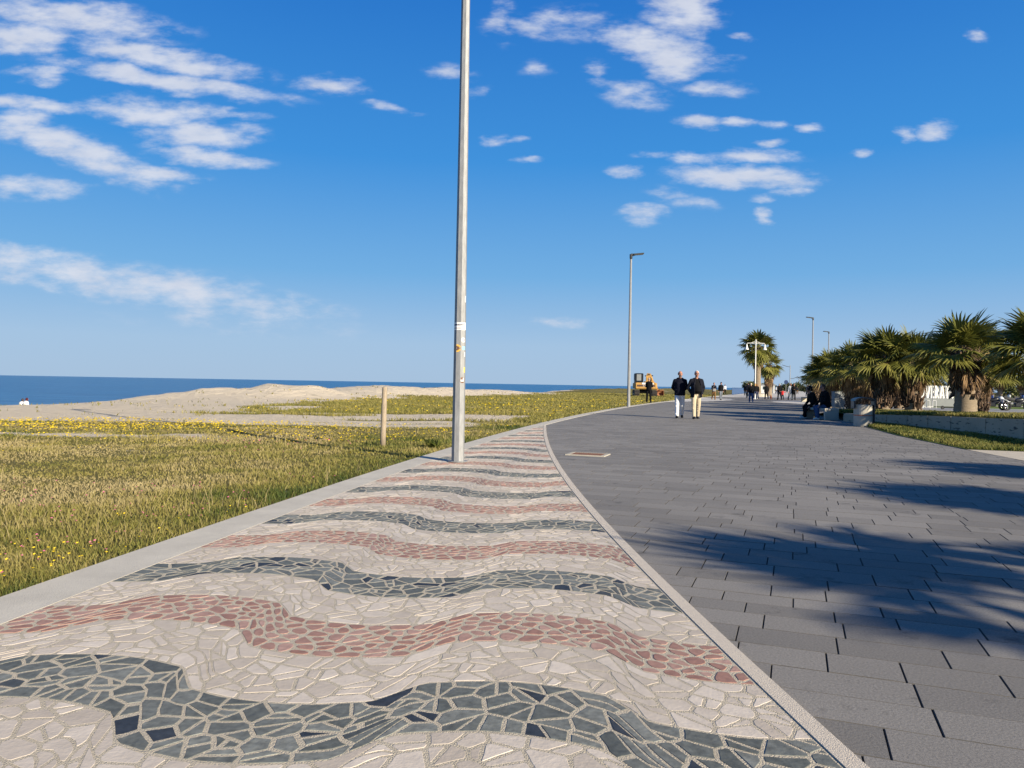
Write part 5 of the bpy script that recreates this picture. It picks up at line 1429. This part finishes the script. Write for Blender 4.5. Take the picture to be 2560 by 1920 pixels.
# ------------------------------------------------------------------ grass blades and flowers
def blades(name, n, sampler, hfun, tintf, zf, wk=.0011, wmin=.0035, m=None):
    x, y = sampler(n); k = len(x)
    h = hfun(x, y) * NR.uniform(.55, 1.25, k); d = np.hypot(x, y)
    w = np.maximum(wmin, wk * d) * NR.uniform(.7, 1.3, k)
    a = NR.uniform(0, 2 * np.pi, k); la = NR.uniform(0, 2 * np.pi, k); ln = NR.uniform(.15, 1.1, k) * h
    z = zf(x, y)
    bx, by = np.cos(a) * w / 2, np.sin(a) * w / 2
    mx_, my_ = np.cos(la) * ln * .35, np.sin(la) * ln * .35; tx, ty = np.cos(la) * ln, np.sin(la) * ln
    V_ = np.empty((k, 5, 3)); 
    V_[:, 0] = np.stack([x - bx, y - by, z], -1); V_[:, 1] = np.stack([x + bx, y + by, z], -1)
    V_[:, 2] = np.stack([x + mx_ - bx * .75, y + my_ - by * .75, z + h * .6], -1); V_[:, 3] = np.stack([x + mx_ + bx * .75, y + my_ + by * .75, z + h * .6], -1)
    V_[:, 4] = np.stack([x + tx, y + ty, z + h], -1)
    me = bpy.data.meshes.new(name); nv_ = k * 5
    me.vertices.add(nv_); me.vertices.foreach_set('co', V_.reshape(-1))
    o = np.arange(k)[:, None] * 5
    loops = np.concatenate([o + np.array([[0, 1, 3, 2]]), o + np.array([[2, 3, 4]])], 1).reshape(-1)
    me.loops.add(len(loops)); me.loops.foreach_set('vertex_index', loops.astype(np.int32))
    me.polygons.add(2 * k); st = np.empty(2 * k, np.int32); st[0::2] = np.arange(k) * 7; st[1::2] = np.arange(k) * 7 + 4
    me.polygons.foreach_set('loop_start', st)
    at = me.attributes.new('tint', 'FLOAT', 'POINT'); at.data.foreach_set('value', np.repeat(tintf(x, y), 5).astype(np.float32))
    me.update(calc_edges=True); me.validate()
    return tag(link(name, me, m or M['blade']), kind='stuff')
def sea_side(n):
    yy_ = NR.uniform(2.6 ** .5, 120 ** .5, n) ** 2; X_ = NR.uniform(-.86, .34, n); xx = X_ * yy_
    w = wdist(xx, yy_); g = grass_mask(xx, yy_)
    clump = fbm(xx * 1.6, yy_ * 1.6, 31, 3)
    ok = (w > -.07 + .16 * vn(xx * 3.5, yy_ * 3.5, 8)) & (NR.uniform(0, 1, n) < sstep(.15, .6, g + (clump - .5) * .9)) & (w < 45)
    return xx[ok], yy_[ok]
def g_h(x, y):
    n = fbm(x * .45, y * .45, 41, 3); c = fbm(x * 2.2, y * 2.2, 43, 2); w = wdist(x, y)
    h = .018 + .040 * n * n * 1.6 + .026 * sstep(.58, .78, c)
    h = h * (1 - .35 * sstep(14, 20, y)) + .02 * sstep(2.5, 0, w)
    return np.where(y > 24, .075 + .06 * c, h)
def g_t(x, y):
    w = wdist(x, y); n = fbm(x * .38, y * .38, 51, 4) - .5; c = fbm(x * 1.9, y * 1.9, 53, 3) - .5
    t = .42 + n * 1.7 + c * .8 + NR.normal(0, .13, len(x)) + .34 * sstep(1.7, .1, w) * sstep(18, 8, y)
    t = t - .10 * sstep(5, 9, y) * sstep(17, 12, y)
    t = np.where(y > 24, .50 + n * .4 + NR.normal(0, .10, len(x)), t)
    return np.clip(t, 0, 1)
blades('beach_grass', 620000, sea_side, g_h, g_t, lambda x, y: terrain_z(x, y) - .004)
# tall dry stalks
def stalk_s(n):
    x, y = sea_side(n); k = (y < 22) & (fbm(x * .8, y * .8, 61, 2) > .52); return x[k], y[k]
blades('dry_stalks', 16000, stalk_s, lambda x, y: .13 + .09 * vn(x, y, 3) + 0 * x, lambda x, y: np.clip(NR.normal(.08, .1, len(x)), 0, 1), lambda x, y: terrain_z(x, y), .0006, .002)
# the verge and the palm bed
from mathutils.geometry import intersect_point_tri_2d
def in_poly(x, y, poly):
    ins = np.zeros(len(x), bool); n = len(poly); j = n - 1
    for i in range(n):
        xi_, yi_ = poly[i]; xj, yj = poly[j]
        c = ((yi_ > y) != (yj > y)) & (x < (xj - xi_) * (y - yi_) / (yj - yi_ + 1e-12) + xi_); ins ^= c; j = i
    return ins
VERGE = [(9.5, 15.75), (10.9, 15.3), (12.4, 14.4), (14, 12), (14, 14), (12.3, 18.2), (12.65, 20.2), (12.88, 22.2), (12.98, 24.9), (12.75, 27.2), (11.7, 25.0), (10.4, 20.2), (9.9, 17.7)]
def verge_s(n):
    x = NR.uniform(9.3, 14.2, n); y = NR.uniform(12, 27.3, n); k = in_poly(x, y, VERGE); return x[k], y[k]
blades('verge_grass', 60000, verge_s, lambda x, y: .04 + .09 * fbm(x * 1.3, y * 1.3, 5, 2), lambda x, y: np.clip(.72 + (fbm(x * .9, y * .9, 7, 3) - .5) * .7 + NR.normal(0, .1, len(x)), 0, 1), lambda x, y: .012 + 0 * x, .0011)
wp = np.array([(p[0], p[1], p[2]) for p in WALL[4:]] + [(13.1, 32, .28)])
def bed_z(x, y): return np.interp(y, wp[:, 1], wp[:, 2]) + .015
def bed_s(n):
    y = NR.uniform(17, 31.5, n); off = NR.uniform(.22, 6.0, n); x = np.interp(y, wp[:, 1], wp[:, 0]) + off
    return x, y
blades('bed_grass', 60000, bed_s, lambda x, y: .07 + .08 * fbm(x * 1.1, y * 1.1, 15, 2), lambda x, y: np.clip(.62 + (fbm(x * .7, y * .7, 17, 3) - .5) * .8 + NR.normal(0, .1, len(x)), 0, 1), bed_z, .0011)

def flowers(name, pts, r, m, hts):
    mb = MB()
    for (x, y), h in zip(pts, hts):
        z = float(terrain_z(np.array([x]), np.array([y]))[0]) + h; q = r * random.uniform(.7, 1.3) * (max(1, math.hypot(x, y) / 11) * (1.35 if y > 14 else 1))
        tl = random.uniform(-.5, .5); a0 = random.uniform(0, 6.28); vs = [(x, y, z - q * .25)]
        for k in range(10):
            a = a0 + k * math.pi / 5; rr = q if k % 2 == 0 else q * .55
            vs.append((x + rr * math.cos(a), y + rr * math.sin(a) * .9, z + q * .35 + rr * math.sin(a) * tl))
        mb.add(vs, [(0, 1 + k, 1 + (k + 1) % 10) for k in range(10)])
    return tag(build(name, mb, m), kind='stuff')
fx, fy = sea_side(150000)
cl = fbm(fx * .30, fy * .45, 71, 3); w = wdist(fx, fy)
kz = (fy > 16.6 + .6 * vn(fx * .4, fy * .4, 5)) & (fy < 21.6) & (fx < -4.5) & (NR.uniform(0, 1, len(fx)) < .34 * sstep(-4.5, -8, fx))
ky = kz | (fy > 14.5) & (fy < 21.5) & (NR.uniform(0, 1, len(fx)) < sstep(.38, .62, cl + .22 * sstep(-3, -9, fx) + .15 * sstep(16, 19.5, fy)) * .20)
kn = (fy < 14) & (fbm(fx * .9, fy * .9, 73, 2) > .70) & (NR.uniform(0, 1, len(fx)) < .10)
kf = (fy > 28) & (fy < 62) & (fbm(fx * .2, fy * .6, 75, 3) > .47) & (NR.uniform(0, 1, len(fx)) < .07)
kk = ky | kn | kf
pts = list(zip(fx[kk].tolist(), fy[kk].tolist())) + [(-2.62 + random.gauss(0, .12) + (y_ - 5) * .14, y_) for y_ in [random.uniform(4.6, 7.4) for _ in range(46)]]
pts = [p for p in pts if wdist(p[0], p[1]) > .05]
flowers('yellow_flowers', pts, .0095, M['fl_yellow'], [random.uniform(.05, .11) for _ in pts])
kp = (fy < 15) & (fbm(fx * .55, fy * .55, 77, 3) > .60) & (NR.uniform(0, 1, len(fx)) < .035)
pts = list(zip(fx[kp].tolist(), fy[kp].tolist())) + [(p, q) for p, q in ((-2.95, 4.6), (-3.1, 5.0), (-3.3, 5.3), (-2.9, 5.6), (-3.6, 5.2), (-3.0, 6.2), (-2.75, 6.9), (-3.8, 6.4), (-2.7, 8.4))]
flowers('pink_flowers', pts, .009, M['fl_pink'], [random.uniform(.06, .14) for _ in pts])
# weeds standing at the kerb
def weed(label, x, y, seed, h, n):
    rnd = random.Random(seed); mb = MB()
    for k in range(n):
        a = rnd.uniform(0, 6.28); el = rnd.uniform(.5, 1.45); L = h * rnd.uniform(.5, 1.1)
        d = Vector((math.cos(a) * math.cos(el), math.sin(a) * math.cos(el), math.sin(el))); s = d.cross(Vector((0, 0, 1))).normalized() * L * .09
        p0 = Vector((rnd.gauss(0, .05), rnd.gauss(0, .05), 0)); p1 = p0 + d * L * .5; p2 = p0 + d * L - Vector((0, 0, L * .2))
        mb.add([p0, p1 - s, p2, p1 + s], [(0, 1, 2), (0, 2, 3)], 0, rnd.uniform(.75, 1))
    t = thing('weed', label, 'plant', (x, y, float(terrain_z(np.array([x]), np.array([y]))[0])), 0)
    build('leaves', mb, M['blade'], t, tint=True)
    q = MB(); q.tube([(0, 0, -.02), (.01, 0, h * .3)], .006, 5); build('stem', q, M['petiole'], t)
weed('dark green leafy weed at the kerb left of the nearest lamp pole', -1.47, 14.2, 3, .27, 60)

# ------------------------------------------------------------------ sun, sky and clouds
EL, AZ = 21.0, math.degrees(math.atan2(.68, -.73))      # azimuth clockwise from +Y
to_sun = Vector((math.sin(R(AZ)) * math.cos(R(EL)), math.cos(R(AZ)) * math.cos(R(EL)), math.sin(R(EL))))
ld = bpy.data.lights.new('sun', 'SUN'); ld.energy = 5.0; ld.angle = R(.53); ld.color = (1, .885, .69)
lo = bpy.data.objects.new('sun', ld); COL.objects.link(lo); lo.rotation_euler = (-to_sun).to_track_quat('-Z', 'Y').to_euler()

world = bpy.data.worlds.new('World'); scene.world = world; world.use_nodes = True
nt = world.node_tree; L = nt.links; bg = nt.nodes['Background']
sky = N(nt, 'ShaderNodeTexSky', sky_type='NISHITA'); sky.sun_disc = False; sky.sun_elevation = R(EL); sky.sun_rotation = R(AZ)
sky.air_density = 1.0; sky.dust_density = .6; sky.ozone_density = 3.5; sky.altitude = 0
hs = N(nt, 'ShaderNodeHueSaturation'); hs.inputs['Saturation'].default_value = 1.25; hs.inputs['Hue'].default_value = .5; hs.inputs['Value'].default_value = 1.0
L.new(sky.outputs[0], hs.inputs['Color'])
sgrad = N(nt, 'ShaderNodeValToRGB'); els = sgrad.color_ramp.elements
SK = ((0, (.38, .53, .72)), (.05, (.36, .53, .745)), (.14, (.17, .42, .75)), (.28, (.052, .285, .71)), (.45, (.024, .185, .60)), (.62, (.016, .10, .34)), (1, (.02, .055, .16)))
for i_, (p_, c_) in enumerate(SK):
    e_ = els[0] if i_ == 0 else (els[-1] if i_ == len(SK) - 1 else els.new(p_))
    e_.position = p_; e_.color = c4(c_)
tc = N(nt, 'ShaderNodeTexCoord'); sp = N(nt, 'ShaderNodeSeparateXYZ'); L.new(tc.outputs['Generated'], sp.inputs[0])
mxy = N(nt, 'ShaderNodeMath', operation='MAXIMUM'); L.new(sp.outputs[1], mxy.inputs[0]); mxy.inputs[1].default_value = .02
dx = N(nt, 'ShaderNodeMath', operation='DIVIDE'); L.new(sp.outputs[0], dx.inputs[0]); L.new(mxy.outputs[0], dx.inputs[1])
dz = N(nt, 'ShaderNodeMath', operation='DIVIDE'); L.new(sp.outputs[2], dz.inputs[0]); L.new(mxy.outputs[0], dz.inputs[1])
uv = N(nt, 'ShaderNodeCombineXYZ'); L.new(dx.outputs[0], uv.inputs[0]); L.new(dz.outputs[0], uv.inputs[1])
def wnoise(vec, sc, det, ro, st=(1, 1, 1)):
    mp = N(nt, 'ShaderNodeMapping'); mp.inputs['Scale'].default_value = st; L.new(vec, mp.inputs[0])
    n = N(nt, 'ShaderNodeTexNoise'); n.inputs['Scale'].default_value = sc; n.inputs['Detail'].default_value = det; n.inputs['Roughness'].default_value = ro
    L.new(mp.outputs[0], n.inputs['Vector']); return n
wn = wnoise(uv.outputs[0], 9, 5, .6, (1, 2.2, 1))
wsub = N(nt, 'ShaderNodeVectorMath', operation='SUBTRACT'); L.new(wn.outputs[1], wsub.inputs[0]); wsub.inputs[1].default_value = (.5, .5, .5)
wsc = N(nt, 'ShaderNodeVectorMath', operation='MULTIPLY'); L.new(wsub.outputs[0], wsc.inputs[0]); wsc.inputs[1].default_value = (.075, .030, 0)
wad = N(nt, 'ShaderNodeVectorMath', operation='ADD'); L.new(uv.outputs[0], wad.inputs[0]); L.new(wsc.outputs[0], wad.inputs[1])
CLOUDS = [(-0.582, 0.473, 0.122, 0.0229, 8, 1), (-0.652, 0.444, 0.052, 0.0168, 0, 1), (-0.474, 0.423, 0.128, 0.0168, 9, 1), (-0.629, 0.397, 0.034, 0.0098, 0, 0.8), (-0.462, 0.392, 0.152, 0.0146, 8, 1), (-0.245, 0.389, 0.043, 0.0107, 5, 0.8), (-0.165, 0.358, 0.037, 0.0061, 6, 0.55), (-0.482, 0.351, 0.082, 0.0177, 3, 1), (-0.644, 0.356, 0.07, 0.0116, 6, 0.9), (-0.379, 0.348, 0.043, 0.0067, 3, 0.6), (-0.415, 0.319, 0.079, 0.0177, 0, 0.95), (-0.405, 0.291, 0.07, 0.0122, 3, 0.9), (-0.579, 0.3, 0.122, 0.0229, 22, 0.95), (-0.656, 0.33, 0.046, 0.0183, 0, 0.95), (-0.472, 0.267, 0.058, 0.0091, 6, 0.9), (-0.639, 0.246, 0.073, 0.0152, -2, 0.8), (-0.52, 0.128, 0.27, 0.027, 8, 0.78), (-0.326, 0.108, 0.091, 0.0122, 6, 0.6), (-0.653, 0.153, 0.055, 0.0183, 6, 0.8), (-0.371, 0.075, 0.183, 0.0183, 4, 0.25), (-0.09, 0.41, 0.027, 0.0107, 4, 0.5), (-0.024, 0.478, 0.018, 0.0274, 0, 0.5), (-0.021, 0.321, 0.021, 0.0061, 0, 0.7), (-0.047, 0.383, 0.018, 0.0076, 0, 0.4), (0.217, 0.494, 0.043, 0.0305, 0, 1), (0.178, 0.449, 0.082, 0.0229, 15, 1), (0.206, 0.424, 0.037, 0.0198, 0, 1), (0.062, 0.475, 0.07, 0.0229, 0, 0.6), (0.261, 0.432, 0.027, 0.0076, 0, 0.55), (0.149, 0.383, 0.04, 0.0152, 10, 0.6), (0.106, 0.413, 0.015, 0.0152, 0, 0.45), (0.255, 0.393, 0.046, 0.0091, 3, 0.65), (0.241, 0.351, 0.034, 0.0076, 3, 0.7), (0.293, 0.351, 0.027, 0.0061, 0, 0.65), (0.343, 0.349, 0.015, 0.0055, 0, 0.65), (0.384, 0.343, 0.018, 0.0061, 0, 0.7), (0.333, 0.322, 0.02, 0.0055, 0, 0.75), (0.315, 0.307, 0.052, 0.0085, 3, 0.85), (0.23, 0.301, 0.03, 0.0076, 0, 0.7), (0.175, 0.304, 0.026, 0.0049, 0, 0.5), (0.303, 0.279, 0.091, 0.0168, 2, 1), (0.154, 0.28, 0.02, 0.0085, 0, 0.7), (0.221, 0.25, 0.043, 0.0107, 10, 0.55), (0.361, 0.259, 0.026, 0.0055, -4, 0.6), (0.328, 0.249, 0.015, 0.0043, 0, 0.5), (0.173, 0.228, 0.03, 0.011, 3, 0.8), (0.333, 0.225, 0.012, 0.0107, 0, 0.7), (0.549, 0.343, 0.023, 0.011, -10, 0.75), (0.511, 0.335, 0.014, 0.0076, 0, 0.65), (0.452, 0.31, 0.012, 0.0055, 0, 0.6), (0.603, 0.466, 0.015, 0.0079, 10, 0.65), (0.3, 0.464, 0.018, 0.0055, 0, 0.5), (0.013, 0.295, 0.021, 0.0043, 0, 0.45), (0.004, 0.32, 0.018, 0.0049, 0, 0.6), (0.057, 0.083, 0.034, 0.0067, 2, 0.45), (0.023, 0.415, 0.024, 0.0076, 0, 0.4)]
acc = None
for (cx, cy, rx_, ry_, an, stg) in CLOUDS:
    mp = N(nt, 'ShaderNodeMapping', vector_type='TEXTURE'); mp.inputs['Location'].default_value = (cx, cy, 0); mp.inputs['Rotation'].default_value = (0, 0, -R(an)); mp.inputs['Scale'].default_value = (rx_ * (1.25 if rx_ > .06 else 1.35), ry_ * (1.18 if rx_ > .06 else 1.45), 1)
    L.new(wad.outputs[0], mp.inputs[0])
    ln_ = N(nt, 'ShaderNodeVectorMath', operation='LENGTH'); L.new(mp.outputs[0], ln_.inputs[0])
    mr = N(nt, 'ShaderNodeMapRange'); mr.inputs[1].default_value = 1.15; mr.inputs[2].default_value = .25; mr.inputs[3].default_value = 0; mr.inputs[4].default_value = stg; L.new(ln_.outputs['Value'], mr.inputs[0])
    if acc is None: acc = mr.outputs[0]
    else:
        mm = N(nt, 'ShaderNodeMath', operation='MAXIMUM'); L.new(acc, mm.inputs[0]); L.new(mr.outputs[0], mm.inputs[1]); acc = mm.outputs[0]
dn = wnoise(uv.outputs[0], 20, 7, .58, (1, 2.6, 1))
dm = N(nt, 'ShaderNodeMapRange'); dm.inputs[1].default_value = .3; dm.inputs[2].default_value = .7; dm.inputs[3].default_value = -.42; dm.inputs[4].default_value = .38; L.new(dn.outputs[0], dm.inputs[0])
gate = N(nt, 'ShaderNodeMapRange'); gate.inputs[1].default_value = 0; gate.inputs[2].default_value = .25; L.new(acc, gate.inputs[0])
dg_ = N(nt, 'ShaderNodeMath', operation='MULTIPLY'); L.new(dm.outputs[0], dg_.inputs[0]); L.new(gate.outputs[0], dg_.inputs[1])
sm = N(nt, 'ShaderNodeMath', operation='ADD'); L.new(acc, sm.inputs[0]); L.new(dg_.outputs[0], sm.inputs[1])
fm = N(nt, 'ShaderNodeMapRange', interpolation_type='SMOOTHSTEP'); fm.inputs[1].default_value = .02; fm.inputs[2].default_value = 1.12; fm.inputs[3].default_value = 0; fm.inputs[4].default_value = .88; L.new(sm.outputs[0], fm.inputs[0])
shade = wnoise(uv.outputs[0], 14, 5, .6, (1, 3, 1))
cc = N(nt, 'ShaderNodeMix', data_type='RGBA'); cc.inputs[6].default_value = (2.9, 3.15, 3.8, 1); cc.inputs[7].default_value = (4.4, 4.5, 4.8, 1); L.new(shade.outputs[0], cc.inputs[0])
L.new(sp.outputs[2], sgrad.inputs[0])
KS = 1 / (.11 * 2 ** .8)
gsc = N(nt, 'ShaderNodeVectorMath', operation='SCALE'); L.new(sgrad.outputs[0], gsc.inputs[0]); gsc.inputs['Scale'].default_value = KS
smx = N(nt, 'ShaderNodeMix', data_type='RGBA'); smx.inputs[0].default_value = .975; L.new(hs.outputs[0], smx.inputs[6]); L.new(gsc.outputs[0], smx.inputs[7])
mixc = N(nt, 'ShaderNodeMix', data_type='RGBA'); L.new(fm.outputs[0], mixc.inputs[0]); L.new(smx.outputs[2], mixc.inputs[6]); L.new(cc.outputs[2], mixc.inputs[7])
L.new(mixc.outputs[2], bg.inputs['Color']); bg.inputs['Strength'].default_value = .11

# ------------------------------------------------------------------ camera
cd = bpy.data.cameras.new('camera'); cam = bpy.data.objects.new('camera', cd); COL.objects.link(cam); scene.camera = cam
cd.sensor_fit = 'HORIZONTAL'; cd.sensor_width = 36; cd.lens = 36 * 1898 / 2560; cd.clip_start = .05; cd.clip_end = 100000
ro = math.atan(.0172); c, s = math.cos(ro), math.sin(ro)
cam.matrix_world = Matrix(((c, -s, 0, 0), (0, 0, -1, 0), (s, c, 0, 1.2), (0, 0, 0, 1)))

scene.view_settings.view_transform = 'Standard'; scene.view_settings.look = 'None'; scene.view_settings.gamma = 1
scene.view_settings.use_curve_mapping = False
scene.view_settings.exposure = .8
scene.cycles.max_bounces = 6; scene.cycles.diffuse_bounces = 3; scene.cycles.glossy_bounces = 3; scene.cycles.use_denoising = True
